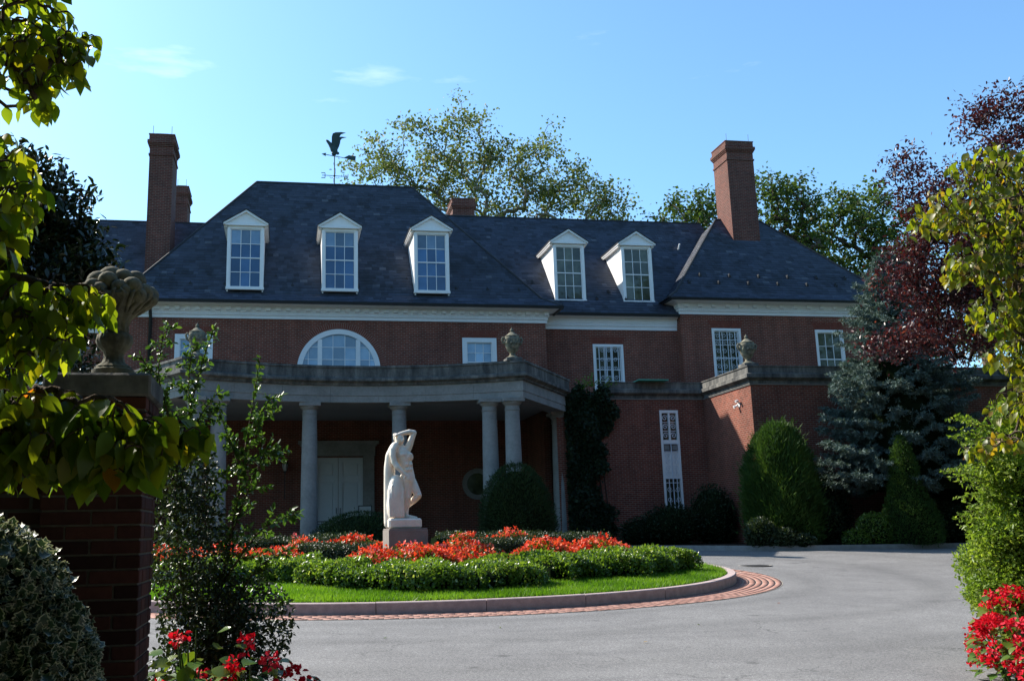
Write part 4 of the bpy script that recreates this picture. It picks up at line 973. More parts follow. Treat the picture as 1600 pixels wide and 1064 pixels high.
for s in (-1, 1):
    w = MB(); n = len(wing); V = []
    for th in (-.012, .012):
        for x, z in wing: V.append((x+.03*s, s*(.06+max(0, z-1.65)*.28)+th, z))
    w.add(V, [tuple(range(n-1,-1,-1)), tuple(range(n,2*n))]+[(i,(i+1)%n,n+(i+1)%n,n+i) for i in range(n)]).build('wing', 'vane_metal', e, world=False)

# ------------------------------------------------------------------ statue and pedestal
pz0 = zi(2.45, 19.9)
e = empty('pedestal', (2.45, 19.9, pz0-.03), R(4)); tag(e, 'square grey stone pedestal rising out of the flower bed', 'pedestal')
PH = 1.665-pz0+.03
MB().box(-.405, .405, -.36, .36, 0, PH-.03, .008).build('block', 'pedestal_stone', e, world=False)
MB().box(-.395, .395, -.35, .35, PH-.029, PH, .006).build('top_slab', 'pedestal_stone', e, world=False)
st = empty('statue', (2.45, 19.9, 1.667), R(2)); tag(st, 'pale marble statue of a nude figure leaning with one arm over its head', 'statue')
def capsule(mb, pts, n=12):
    """tapered limb along (x,y,z,r) points with rounded ends"""
    P = [p[:3] for p in pts]; r = [p[3] for p in pts]; mb.tube(P, r, n)
    mb.ball(P[0], r[0]*.98, 12, 8); mb.ball(P[-1], r[-1]*.98, 12, 8)
b = MB()
# torso: pelvis, waist, ribcage, shoulders (leaning to the left, twisted)
capsule(b, [(.07,0,.95,.15),(.075,0,1.05,.145),(.06,0,1.20,.125),(.02,0,1.36,.145),(-.03,0,1.50,.165),(-.06,0,1.60,.14),(-.08,0,1.68,.08),(-.09,-.02,1.74,.06)])
b.ball((.07,-.03,1.46), (.12,.13,.11)); b.ball((.05,.06,1.02), (.15,.15,.14))
b.ball((-.10,-.05,1.83), (.095,.11,.12)); b.ball((-.06,-.13,1.80), (.035,.04,.05)); b.ball((-.13,.03,1.86), (.095,.10,.10))
# raised arm: shoulder -> elbow high at the right -> forearm over the head
capsule(b, [(.06,-.02,1.62,.085),(.11,-.04,1.72,.075),(.16,-.06,1.86,.062),(.205,-.06,1.965,.055)])
capsule(b, [(.205,-.06,1.965,.055),(.10,-.08,1.98,.055),(-.02,-.10,1.955,.046),(-.11,-.10,1.93,.038)])
b.ball((-.15,-.10,1.915), (.06,.045,.035)); 
for k in range(4): capsule(b, [(-.17,-.13+k*.022,1.915,.015),(-.215,-.125+k*.02,1.89,.013),(-.235,-.12+k*.02,1.855,.011)], 8)
# other arm: shoulder at the left, hanging across the body to the rock
capsule(b, [(-.20,-.06,1.68,.095),(-.25,-.10,1.60,.08),(-.26,-.13,1.48,.070),(-.235,-.15,1.34,.062)])
capsule(b, [(-.235,-.15,1.34,.06),(-.17,-.19,1.24,.058),(-.08,-.21,1.14,.044),(-.03,-.21,1.08,.036)])
b.ball((.0,-.21,1.05), (.05,.03,.055))
for k in range(4): capsule(b, [(.01+k*.016,-.225,1.02,.014),(.02+k*.017,-.225,.97,.012)], 8)
capsule(b, [(-.03,-.235,1.05,.015),(-.045,-.24,1.0,.013)], 8)
# standing leg
capsule(b, [(.04,-.01,.98,.125),(.05,-.03,.85,.112),(.05,-.05,.68,.085),(.045,-.06,.60,.075),(.03,-.03,.48,.075),(.025,-.02,.36,.05),(.025,-.02,.27,.045)])
capsule(b, [(.02,-.01,.235,.05),(.09,-.07,.225,.045),(.17,-.11,.215,.033),(.22,-.13,.212,.022)])
# bent leg: knee forward at the right, calf folded back
capsule(b, [(.12,.04,.98,.12),(.17,.0,.88,.11),(.23,-.04,.76,.09),(.275,-.06,.66,.075)])
capsule(b, [(.275,-.06,.66,.075),(.20,.00,.58,.072),(.12,.07,.50,.055),(.05,.12,.43,.042)]); capsule(b, [(.05,.12,.43,.045),(-.01,.12,.36,.035),(-.03,.12,.30,.026)])
# muscle and features: chest, belly, buttock, knee, brow, nose, hair
for q, r in (((.09,-.12,1.50),(.07,.035,.05)),((-.05,-.135,1.50),(.07,.035,.05)),((.12,-.10,1.30),(.04,.05,.05)),((.03,-.12,1.30),(.04,.04,.05)),((.12,-.10,1.20),(.04,.05,.045)),((.04,-.12,1.19),(.04,.04,.045)),((.285,-.11,.67),(.045,.04,.05)),((.055,-.11,.62),(.04,.035,.05)),((.02,.05,.50),(.06,.05,.10)),((-.045,-.165,1.815),(.012,.02,.025)),((-.05,-.15,1.765),(.022,.02,.012))): b.ball(q, r, 10, 8)
for k in range(16):
    a = k*2.4; b.ball((-.13+.085*math.cos(a)*(1-.02*k), .03+.09*math.sin(a), 1.86+.05*math.sin(k*1.7)+.03), (.03,.03,.028), 8, 6)
fig = b.build('figure', 'marble', st, smooth=True, world=False)
m = fig.modifiers.new('remesh', 'REMESH'); m.mode = 'VOXEL'; m.voxel_size = .008; m.use_smooth_shade = True
m = fig.modifiers.new('smooth', 'SMOOTH'); m.iterations = 4; m.factor = .5
# rock with drapery, tree stump behind, base
b = MB(); b.ball((-.18,-.05,.66), (.185,.17,.44), 18, 14); b.ball((-.19,-.02,.44), (.19,.20,.40), 18, 14); b.ball((-.12,-.09,.50), (.10,.12,.48), 14, 10)
capsule(b, [(-.31,.08,.1,.12),(-.32,.09,.5,.11),(-.31,.09,.9,.115),(-.30,.08,1.25,.12),(-.28,.05,1.5,.11),(-.22,.02,1.66,.09)])
for k in range(7): 
    x = -.33+k*.045; capsule(b, [(x,-.12-.05*math.sin(k*1.3),.98-abs(k-3)*.06,.022),(x-.01,-.19,.6,.028),(x+.01*(k%2),-.2,.24,.030)], 8)
rock = b.build('draped_rock', 'marble', st, smooth=True, world=False)
m = rock.modifiers.new('remesh', 'REMESH'); m.mode = 'VOXEL'; m.voxel_size = .014; m.use_smooth_shade = True
m = rock.modifiers.new('smooth', 'SMOOTH'); m.iterations = 3; m.factor = .5
MB().box(-.37, .31, -.27, .27, 0, .20, .035).build('base', 'marble', st, smooth=30, world=False)

# ------------------------------------------------------------------ small things round the entrance
e = empty('wall_lantern', (-.03, RY-.03, 3.62)); tag(e, 'black iron wall lantern with a long stem beside the entrance door', 'lantern')
MB().tube([(0,-.2,.30),(0,-.2,-.75)], .018, 6).build('stem', 'dark_metal', e, world=False)
MB().lathe([(.06,.30),(.11,.55),(.10,.56)], (0,-.2,0), 6).build('glass', 'lamp_glass', e, world=False)
c = MB(); c.lathe([(.13,.56),(.10,.62),(.03,.72),(.02,.78)], (0,-.2,0), 6); c.lathe([(.03,.24),(.07,.30)], (0,-.2,0), 6)
for k in range(6): a = PI/3*k; c.tube([(.06*math.cos(a),-.2+.06*math.sin(a),.30),(.113*math.cos(a),-.2+.113*math.sin(a),.56)], .008, 4)
c.build('cage', 'dark_metal', e, world=False)
MB().tube([(0,0,.0),(0,-.1,-.05),(0,-.2,-.02)], .015, 6).build('bracket', 'dark_metal', e, world=False)
e = empty('floodlight', (14.74, 29.35, 5.5)); e.scale = (.68,.68,.68); tag(e, 'small white twin floodlight with camera on the sunlit brick return', 'floodlight')
MB().box(-.04, .0, -.09, .09, -.09, .12).build('back_plate', 'white_paint', e, world=False)
for y, z in ((-.10,.22),(.12,-.02)):
    MB().tube([(-.04,y*.4,.05),(-.12,y,z-.02),(-.24,y*1.1,z-.07)], [.02,.055,.075], 8).build('lamp_head', 'white_paint', e, world=False)
e = empty('easel_sign', (2.9, 35.2, GZ)); tag(e, 'small framed notice on a dark stand before the entrance', 'sign')
MB().box(-.22, .22, -.012, .012, 1.05, 1.65).build('notice', 'sign_white', e, world=False).rotation_euler = (R(-12), 0, 0)
f = MB(); f.box(-.25, -.22, -.025, .02, 1.02, 1.68); f.box(.22, .25, -.025, .02, 1.02, 1.68); f.box(-.22, .22, -.026, .02, 1.65, 1.68); f.box(-.22, .22, -.026, .02, 1.02, 1.05)
f.build('frame', 'dark_metal', e, world=False).rotation_euler = (R(-12), 0, 0)
f = MB(); f.tube([(0,-.15,1.1),(0,-.1,0)], .018, 6); f.lathe([(.18,0),(.18,.02),(.03,.035)], (0,-.1,0), 16); f.build('stand', 'dark_metal', e, world=False)
e = empty('iron_railing', (.95, 34.9, GZ)); tag(e, 'low black iron railing beside the entrance steps', 'railing')
for z in (.25, .98, 1.08): MB().tube([(0,0,z),(1.7,0,z)], .018, 6).build('rail', 'dark_metal', e, world=False)
for k in range(12): MB().tube([(.05+k*.145,0,0),(.05+k*.145,0,1.08)], .009 if k % 11 else .022, 5).build('baluster', 'dark_metal', e, world=False)

# ------------------------------------------------------------------ gate pier, garden wall, fruit urn
PXL, PXR, PYF, PYB = -1.14, -.675, 4.76, 5.22
pier = empty('brick_gate_pier', ((PXL+PXR)/2, (PYF+PYB)/2, zg(5))); tag(pier, 'shaded brick gate pier with a stone cap in the left foreground', 'pier')
PZT = 2.265; z0 = zg(5)
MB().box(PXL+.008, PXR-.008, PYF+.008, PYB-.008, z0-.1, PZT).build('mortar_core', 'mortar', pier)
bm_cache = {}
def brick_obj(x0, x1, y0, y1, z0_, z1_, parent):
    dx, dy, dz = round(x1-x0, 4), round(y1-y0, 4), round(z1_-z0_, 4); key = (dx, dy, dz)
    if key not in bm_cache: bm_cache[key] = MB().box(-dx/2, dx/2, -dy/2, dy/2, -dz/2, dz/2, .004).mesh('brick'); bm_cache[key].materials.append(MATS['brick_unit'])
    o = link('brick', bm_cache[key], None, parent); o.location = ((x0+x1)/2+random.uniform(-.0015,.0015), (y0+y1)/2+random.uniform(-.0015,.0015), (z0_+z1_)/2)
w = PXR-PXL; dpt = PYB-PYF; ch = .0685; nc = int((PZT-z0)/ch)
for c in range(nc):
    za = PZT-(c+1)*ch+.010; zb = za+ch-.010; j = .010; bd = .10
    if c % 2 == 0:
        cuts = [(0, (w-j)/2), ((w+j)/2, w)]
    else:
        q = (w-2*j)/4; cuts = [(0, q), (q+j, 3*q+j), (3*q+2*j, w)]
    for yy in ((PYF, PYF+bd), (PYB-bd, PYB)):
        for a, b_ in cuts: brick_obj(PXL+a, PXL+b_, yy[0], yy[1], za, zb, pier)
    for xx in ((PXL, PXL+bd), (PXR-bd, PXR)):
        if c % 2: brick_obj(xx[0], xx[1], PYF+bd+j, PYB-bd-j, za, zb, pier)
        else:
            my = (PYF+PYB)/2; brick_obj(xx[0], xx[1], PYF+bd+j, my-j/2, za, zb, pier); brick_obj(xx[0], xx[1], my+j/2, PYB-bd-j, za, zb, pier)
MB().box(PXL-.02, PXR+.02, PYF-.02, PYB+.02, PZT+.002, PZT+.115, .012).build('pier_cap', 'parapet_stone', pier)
gw = empty('garden_wall', (-3., 5.0, z0)); tag(gw, 'low shaded brick garden wall running left from the gate pier', 'wall')
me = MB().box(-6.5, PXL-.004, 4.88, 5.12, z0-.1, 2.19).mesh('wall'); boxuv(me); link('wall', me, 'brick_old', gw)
MB().box(-6.5, PXL-.006, 4.83, 5.17, 2.192, 2.265, .01).build('coping', 'parapet_stone', gw)
fu = empty('fruit_urn', (-.875, 4.97, PZT+.116)); tag(fu, 'weathered stone urn heaped with carved fruit on the gate pier', 'urn')
MB().lathe([(.105,0),(.105,.045),(.095,.05),(.09,.06)], n=28).build('foot', 'urn_stone', fu, smooth=35, world=False)
flute = lambda a, z: 1+.055*math.cos(a*10)*min(1, max(0, (z-.06)/.05))
MB().lathe([(.088,.06),(.055,.085),(.045,.115),(.05,.14),(.075,.165),(.088,.195),(.082,.225),(.062,.24)], n=60, mod=lambda a, z: 1+.07*abs(math.cos(a*7))).build('stem', 'urn_stone', fu, smooth=50, world=False)
MB().lathe([(.062,.238),(.066,.25),(.064,.275),(.075,.31),(.11,.35),(.155,.385),(.18,.41),(.175,.425),(.14,.43)], n=80, mod=flute).build('bowl', 'urn_stone', fu, smooth=50, world=False)
frs = [(-.14,-.06,.44,.045),(-.10,-.11,.455,.04),(-.155,.0,.425,.04),(-.09,-.02,.50,.056),(-.035,.01,.53,.060),(.03,-.02,.52,.050),(.085,.02,.52,.052),(-.03,-.10,.49,.045),(.09,-.10,.46,.048),(.14,-.04,.445,.045),(.15,.05,.45,.05),(.03,-.12,.45,.04),(.0,.10,.50,.055),(-.10,.09,.47,.05),(.08,.10,.47,.05),(.17,.0,.42,.035),(-.17,.05,.42,.04),(-.06,-.14,.435,.035),(.06,-.13,.43,.035),(.12,-.09,.42,.04),(-.165,-.05,.405,.035)]
mb = MB()
for x, y, z, r in frs:
    f_ = MB().ball((0,0,0), (r*1.12, r*1.12, r*1.1), 16, 10).build('fruit', 'urn_stone', fu, smooth=True, world=False); f_.location = (x, y, z+.0); f_.rotation_euler = (random.uniform(-.3,.3), random.uniform(-.3,.3), 0)
mb = MB()
for k in range(12):
    a = 2*PI*k/12+.2; ca, sa = math.cos(a), math.sin(a)
    for da in (-.16, .16):
        pts = [(rr*math.cos(a+da*q), rr*math.sin(a+da*q), z) for rr, z, q in ((.095,.335,.2),(.135,.365,.7),(.172,.395,1),(.188,.42,.8),(.18,.435,.4))]
        mb.tube(pts, [.007,.010,.011,.009,.004], 6)
mb.build('carved_leaves', 'urn_stone', fu, smooth=True, world=False)

# ------------------------------------------------------------------ vegetation helpers
def grow(trunk, att, r0, rmin=.01, wob=.10, seg=3, sides=5, power=.5, up=.25):
    """branches reach every attractor from the nearest wood already grown"""
    nodes = [Vector(p) for p in trunk]; par = [-1]+list(range(len(trunk)-1)); arr = [tuple(p) for p in trunk]
    A = np.asarray(att, float); top = np.asarray(trunk[-1]); order = np.argsort(np.linalg.norm(A-top, axis=1)); ends = []
    buf = np.zeros((len(trunk)+len(A)*seg, 3)); buf[:len(trunk)] = arr; cnt = len(trunk)
    for i in order:
        a = A[i]; dv = buf[:cnt]-a; d = np.linalg.norm(dv, axis=1)+up*np.maximum(0, dv[:, 2]); k = int(np.argmin(d)); p = buf[k].copy(); L = np.linalg.norm(a-p); last = k
        for s in range(1, seg+1):
            t = s/seg; q = p+(a-p)*t
            if s < seg: q = q+rng.normal(0, wob*L, 3)*.5+np.array([0, 0, .12*L*math.sin(PI*t)])
            buf[cnt] = q; par.append(last); last = cnt; cnt += 1
        ends.append((i, last))
    w = np.zeros(cnt)
    for i, e_ in ends: w[e_] += 1
    for k in range(cnt-1, 0, -1): w[par[k]] += w[k]
    tot = w[0]; rad = np.maximum(rmin, r0*(w/tot)**power); mb = MB()
    tr = len(trunk); rad[:tr] = np.maximum(rad[:tr], np.linspace(r0, r0*.55, tr))
    mb.tube([buf[i] for i in range(tr)], [rad[i] for i in range(tr)], max(8, sides))
    kids = {}
    for k in range(tr, cnt): kids.setdefault(par[k], []).append(k)
    for k in range(tr, cnt):
        if par[k] < tr or len(kids.get(par[k], [])) > 1 and kids[par[k]][0] != k:      # start of a chain
            ch = [par[k], k]
            while ch[-1] in kids: ch.append(kids[ch[-1]][0])
            rr = [min(rad[ch[0]], rad[ch[1]]*1.15)]+[rad[c] for c in ch[1:]]; mb.tube([buf[c] for c in ch], rr, sides, cap=False)
    return mb, buf[:cnt]
def in_ellipsoids(E, n, shell=.0):
    """points spread through ellipsoids ((cx,cy,cz),(rx,ry,rz),weight)"""
    W = np.array([e[2] for e in E], float); W /= W.sum(); out = []
    for e, w in zip(E, W):
        m = int(round(n*w)); r = rng.uniform(shell**3, 1, m)**(1/3); out.append(np.asarray(e[0])+rdir(m)*r[:, None]*np.asarray(e[1]))
    return np.concatenate(out)
def tree(name, label, cat, base, trunk, E, natt, r0, leaf, nleaf, L, W, sig, bark, group=None, hexa=False, droop=.2, seg=3, rmin=.012, shell=.3, sides=5, clip=None):
    root = empty(name, base); tag(root, label, cat, group)
    att = in_ellipsoids(E, natt, shell)
    if clip is not None: att = att[clip(att)]
    mb, nodes = grow(trunk, att, r0, rmin, seg=seg, sides=sides); mb.build('trunk', bark, root, smooth=True)
    n = nleaf*len(att); c = np.repeat(att, nleaf, 0); dens = rng.uniform(.3, 1.0, len(att)); keep = rng.uniform(0, 1, n) < np.repeat(dens, nleaf); c = c[keep]; n = len(c)
    P = c+rng.normal(0, 1, (n, 3))*np.array([sig, sig, sig*.7]); D = rdir(n); D[:, 2] -= droop; N = rdir(n)+np.array([0, 0, 1.2])
    sc = rng.uniform(.7, 1.25, n); clus = np.repeat(rng.normal(0, .16, len(att)), nleaf)[keep]
    crown = link('crown', leaf_mesh('crown', P, D, N, L*sc, W*sc, .15, 0, hexa, np.clip(.45+clus+rng.normal(0, .2, n), 0, 1)), leaf, root); crown['kind'] = 'stuff'
    return root

# ------------------------------------------------------------------ trees behind the house
S = .84
def bgE(l): return l
tree('plane_tree', 'tall plane tree with sparse yellow-green crown rising behind the main roof', 'tree', (11.0, 52, GZ), [(11,52,GZ),(11.1,52,7),(11.4,52.2,13),(11.6,52,17.5)],
     [((4.6,52,20.5),(2.6,2.6,3.6),1.0),((7.2,52,21.5),(2.6,2.6,3.8),1.2),((10.0,52,22.5),(2.3,2.6,4.4),1.5),((12.6,52,21.5),(2.4,2.6,3.8),1.2),((15.0,52,22.0),(1.8,2.4,3.6),1.0),((17.4,52,20.6),(1.7,2.4,2.6),.8),((19.4,52,20.2),(1.2,2.2,1.6),.4),((9,52,18),(6,3,3),1.0)], 540, .30, 'leaf_plane', 54, .20, .15, .33, 'bark_pale', 'trees beyond the house', hexa=False, rmin=.018, shell=.2)
tree('oak_tree', 'small rounded tree showing left of the right chimney behind the ridge', 'tree', (24.0, 50, GZ), [(24,50,GZ),(24,50,8),(24.3,50,13)],
     [((22.2,50,18.3),(2.3,2.2,2.1),1),((24.4,50,19.0),(1.7,2.0,2.1),.9),((23.5,50,16),(3,2.2,2),.8)], 168, .3, 'leaf_oak', 46, .22, .17, .30, 'bark', 'trees beyond the house', rmin=.018, shell=.35)
tree('oak_tree', 'broad green tree showing just right of the right chimney', 'tree', (29.5, 50, GZ), [(29.5,50,GZ),(29.5,50,8),(29.3,50,13)],
     [((27.6,50,20.0),(1.9,2.2,2.2),1),((29.6,50,19.6),(1.7,2.2,2.4),1),((28.6,50,16.5),(3,2.4,2.6),1),((31.2,50,15.0),(1.6,2,2.2),.6)], 237, .34, 'leaf_oak', 46, .22, .17, .30, 'bark', 'trees beyond the house', rmin=.018, shell=.35)
tree('oak_tree', 'dense green tree above the right end of the wing roof', 'tree', (35., 50, GZ), [(35,50,GZ),(35,50,8),(34.8,50,12)],
     [((32.4,50,19.2),(1.7,2.2,2.3),1),((34.4,50,19.8),(1.7,2.2,2.1),1),((33.6,50,16.3),(2.6,2.6,2.8),1.3),((35.8,50,17.5),(1.9,2.4,2.6),1),((33.4,50,13),(3,2.5,2.4),.8)], 308, .36, 'leaf_oak', 46, .22, .17, .30, 'bark', 'trees beyond the house', rmin=.018, shell=.35)
tree('oak_tree', 'green tree half hidden behind the purple-leaved tree', 'tree', (43, 52, GZ), [(43,52,GZ),(43,52,8),(42.6,52,12)],
     [((40,52,17),(3,3,4),1),((44,52,18),(3,3,4),1),((42,52,12),(4,3,3),.7)], 170, .4, 'leaf_oak', 55, .24, .18, .45, 'bark', 'trees beyond the house', rmin=.02, shell=.35)

# ------------------------------------------------------------------ magnolia at the left
tree('magnolia_tree', 'dark glossy evergreen magnolia behind the gate pier', 'tree', (-3.2, 10.6, zg(10.6)), [(-3.2,10.6,zg(10.6)),(-3.15,10.6,1.9),(-3.1,10.55,3.2),(-3.05,10.5,4.3)],
     [((-3.02, 10.5, 5.23), (0.63, 0.7, 0.66), 1.5), ((-2.58, 10.5, 4.66), (0.48, 0.53, 0.48), 0.8), ((-3.32, 10.5, 3.96), (0.96, 0.83, 1.14), 1.6), ((-2.45, 10.5, 5.01), (0.33, 0.44, 0.39), 0.5), ((-2.27, 10.5, 4.36), (0.53, 0.57, 0.44), 0.8), ((-2.01, 10.5, 4.36), (0.33, 0.39, 0.22), 0.25), ((-2.71, 10.5, 3.26), (0.83, 0.74, 0.88), 1.2), ((-3.72, 10.5, 2.87), (0.96, 0.88, 1.05), 1)], 460, .08, 'leaf_magnolia', 60, .098, .040, .085, 'bark_dark', None, hexa=True, droop=-.1, rmin=.006, shell=.35)

# ------------------------------------------------------------------ blue spruce
def spruce(base, H, Rb, zlow, label, nb=150):
    root = empty('blue_spruce', base); tag(root, label, 'spruce'); bx, by, bz = base
    MB().tube([(bx,by,bz-.05),(bx,by,bz+H*.5),(bx+.03,by,bz+H)], [.17,.10,.012], 9).build('trunk', 'bark_dark', root, smooth=True)
    wood = MB(); P = []; D = []
    for k in range(nb):
        t = (k+.5)/nb; z = zlow+(H-zlow)*t**1.05; a = k*2.39996+random.uniform(-.3,.3); R_ = Rb*(1-t)**.66*random.uniform(.72,1.08)+.12
        pts = []
        for i in range(7):
            s = i/6; pts.append(Vector((bx+math.cos(a)*R_*s, by+math.sin(a)*R_*s*.55, bz+z+R_*(-.30*s+.22*s*s*s)*(1.1-t)+.28*t*R_*s)))
        wood.tube(pts, [.022*(1-i/7.5)*(1.1-t*.6) for i in range(7)], 4, cap=False)
        nt = int(10+26*(R_/Rb))
        for j in range(nt):
            s = random.uniform(.22, 1.0)**.8; i = min(5, int(s*6)); p = pts[i].lerp(pts[i+1], s*6-i); side = random.choice((-1, 1)); d = Vector((math.cos(a), math.sin(a), 0)); sd = Vector((-d.y, d.x, 0))*side
            tl = R_*.30*(1.15-s)+.10; dirv = (d*random.uniform(.4,.9)+sd*random.uniform(.2,.9)+Vector((0,0,random.uniform(-.35,.12)))).normalized()
            for q in np.arange(0, tl, .032):
                for _ in range(4): P.append(tuple(p+dirv*q)); D.append(tuple(dirv*.75))
        for q in range(14): P.append(tuple(pts[6]-(pts[6]-pts[5])*random.random()*.8)); D.append(tuple((pts[6]-pts[5]).normalized()))
    P = np.array(P); n = len(P); D = unit(np.array(D)*.8+rdir(n)*.75); 
    wood.build('branches', 'bark_dark', root); MB().tube([(bx,by,bz+zlow*.8),(bx,by,bz+H*.45),(bx,by,bz+H*.8)], [Rb*.42,Rb*.30,.1], 12).build('inner_branches', 'core_dark', root)
    o = link('needles', leaf_mesh('needles', P+rng.normal(0, .012, (n, 3)), D, rdir(n), rng.uniform(.07, .13, n), rng.uniform(.016, .028, n), .1, 0, False, np.clip(rng.normal(.5, .25, n), 0, 1)), 'needle_blue', root); o['kind'] = 'stuff'
spruce((18.95, 26.95, zg(26.9)+.13), 9.0, 3.2, 1.9, 'tall blue spruce with silvery drooping branches before the low wing', 210)

# ------------------------------------------------------------------ clipped evergreens: leafy shell round a dark core
def evergreen(name, label, cat, base, prof, n, leafmat, L, W, upness=.6, group=None, lump=.08, core=.86, squash=1.0):
    """prof(t)-> radius for height fraction; leaves on the surface"""
    H = prof['h']; rf = prof['r']; rv = np.vectorize(rf, otypes=[float]); root = empty(name, base); tag(root, label, cat, group); bx, by, bz = base
    ph = rng.uniform(0, 6, 6)
    def radius(a, t): return rv(t)*(1+lump*(np.sin(3*a+ph[0]+5*t)+.7*np.sin(5*a+ph[1]-9*t)+.6*np.sin(8*a+ph[2]+17*t))*.6)
    mb = MB(); N_ = 20; M_ = 12; V = []; F = []
    for j in range(M_+1):
        t = j/M_*.985
        for k in range(N_):
            a = 2*PI*k/N_; r = float(radius(np.float64(a), t))*core; V.append((bx+r*math.cos(a), by+r*math.sin(a)*squash, bz+H*t*(.5+.5*core) if t > .5 else bz+H*t))
    for j in range(M_):
        for k in range(N_): F.append((j*N_+k, j*N_+(k+1)%N_, (j+1)*N_+(k+1)%N_, (j+1)*N_+k))
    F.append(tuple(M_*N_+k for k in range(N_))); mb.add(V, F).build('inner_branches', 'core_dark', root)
    tt = rng.uniform(0, 1, n*3); rr = np.array([rf(t) for t in tt]); acc = rng.uniform(0, 1, n*3) < (rr/ rr.max()*.9+.1); tt = tt[acc][:n]; n = len(tt); a = rng.uniform(0, 2*PI, n)
    r = radius(a, tt)*rng.uniform(.80, 1.04, n); P = np.stack([bx+r*np.cos(a), by+r*np.sin(a)*squash, bz+H*tt], 1)
    eps = .02; slope = np.array([(rf(min(1, t+eps))-rf(max(0, t-eps)))/(2*eps*H) for t in tt]); out = unit(np.stack([np.cos(a), np.sin(a), np.clip(-slope, -3, 3)], 1))
    D = unit(out*.7+np.array([0, 0, upness])+rdir(n)*.7); N = unit(out+rdir(n)*.9); s = rng.uniform(.6, 1.35, n)
    k = n//30; stray = rng.integers(0, n, k); P[stray] += out[stray]*rng.uniform(.02, .14, k)[:, None]*(L/.1); s[stray] *= 1.25
    o = link('foliage', leaf_mesh('foliage', P, D, N, L*s, W*s, .12, 0, False, np.clip(.5+.18*np.sin(a*4+tt*9)+rng.normal(0, .2, n), 0, 1)), leafmat, root); o['kind'] = 'stuff'
    return root
dome = lambda R_, p=2.6: (lambda t: R_*max(.02, (1-max(0, (t-.12)/.88)**p))**(1/2.0)*(0.93+.07*min(1, t*5)))
bz_ = zg(26.5)+.12
evergreen('arborvitae', 'feathery bright green rounded evergreen beside the sunlit brick return', 'evergreen', (14.62, 26.9, bz_), dict(h=3.55, r=lambda t: 1.02*(max(.015, 1-abs(t-.34)**2.1/.66**2.1 if t > .34 else 1-.12*((.34-t)/.34)**2))**.5), 40000, 'needle_green', .16, .020, .9, None, .13, .72)
def spire(t): return (.80*(1-t)**.72*(1.0 if t > .02 else .9)+.03)*(1+.10*math.sin(t*9))
evergreen('dwarf_spruce', 'dense dark green conical evergreen in front of the blue spruce', 'evergreen', (17.85, 25.7, bz_-.02), dict(h=3.1, r=spire), 22000, 'needle_green', .07, .018, .5, None, .07)
evergreen('clipped_yew', 'dark dome-shaped clipped yew in front of the right portico columns', 'evergreen', (6.62, 27.3, zg(27.3)), dict(h=2.55, r=dome(1.10, 2.4)), 26000, 'needle_yew', .08, .018, .5, None, .05)
evergreen('clipped_yew', 'low dark clipped shrub in front of the entrance door', 'evergreen', (2.2, 28.0, zg(28)), dict(h=1.25, r=dome(1.5, 2.2)), 16000, 'needle_yew', .07, .018, .5, None, .05)
# shade shrubs in the bed under the spruce and along the low walls
def shrub(name, label, base, E, n, mat, L, W, core=True, group=None, cat='shrub', hexa=False, up=.4, shell=.75):
    root = empty(name, base); tag(root, label, cat, group)
    mb = MB()
    for c, r, w in E: mb.ball(c, [q*.84 for q in r], 14, 9)
    if core: mb.build('inner_branches', 'core_dark', root)
    P = in_ellipsoids(E, n, shell); cen = np.mean([e[0] for e in E], 0); n = len(P); P = P+rng.normal(0, .025, (n, 3))
    out = unit(P-cen); D = unit(out*.8+rdir(n)*.8+np.array([0, 0, up])); s = rng.uniform(.65, 1.3, n)
    m = P[:, 2] > base[2]; P, D, out, s = P[m], D[m], out[m], s[m]; n = len(P)
    o = link('foliage', leaf_mesh('foliage', P, D, unit(out+rdir(n)*.8), L*s, W*s, .18, .1, hexa, np.clip(rng.normal(.5, .24, n), 0, 1)), mat, root); o['kind'] = 'stuff'
    return root
def sb(x, y): return zg(y)+.12
shrub('azalea_shrub', 'loose pale-leaved shrub at the foot of the feathery evergreen', (13.55,26.1,sb(0,26.1)), [((13.45,26.1,1.35),(.45,.4,.48),1),((14.0,25.9,1.2),(.45,.35,.32),.8),((14.5,25.75,1.1),(.4,.3,.25),.6)], 5000, 'leaf_boxwood', .07, .035, hexa=True)
shrub('azalea_shrub', 'low green shrub at the left foot of the conical evergreen', (16.7,25.7,sb(0,25.7)), [((16.75,25.75,1.4),(.55,.4,.52),1),((16.2,25.8,1.15),(.4,.35,.3),.5)], 6000, 'leaf_cover', .05, .028, hexa=True)
shrub('shade_shrub', 'dark shrub growing under the tall grille window', (12.6,30.2,sb(0,30)), [((12.6,30.4,1.6),(1.1,.9,.75),1),((14.0,30.4,1.9),(.75,.9,1.1),1),((11.7,30.8,1.4),(.8,.7,.55),.6)], 7000, 'leaf_ivy', .08, .04, hexa=True)
shrub('shade_shrub', 'dark low shrub between the pale shrub and the conical evergreen', (15.6,26.5,sb(0,26.5)), [((15.6,26.9,1.6),(.8,.8,.9),1),((16.3,27.6,2.1),(.9,.7,1.3),1.4)], 8000, 'leaf_ivy', .08, .04, hexa=True)
shrub('shade_shrub', 'dark shrub mass right of the conical evergreen', (20.,26.2,sb(0,26.2)), [((19.3,26.3,1.5),(1.0,.8,.8),1),((20.9,27.0,2.2),(1.3,.9,1.6),1.5),((23.0,27.1,2.5),(1.6,.9,1.9),1.8),((25.0,27.0,2.4),(1.4,.9,1.8),1.4)], 15000, 'leaf_ivy', .08, .04, hexa=True)
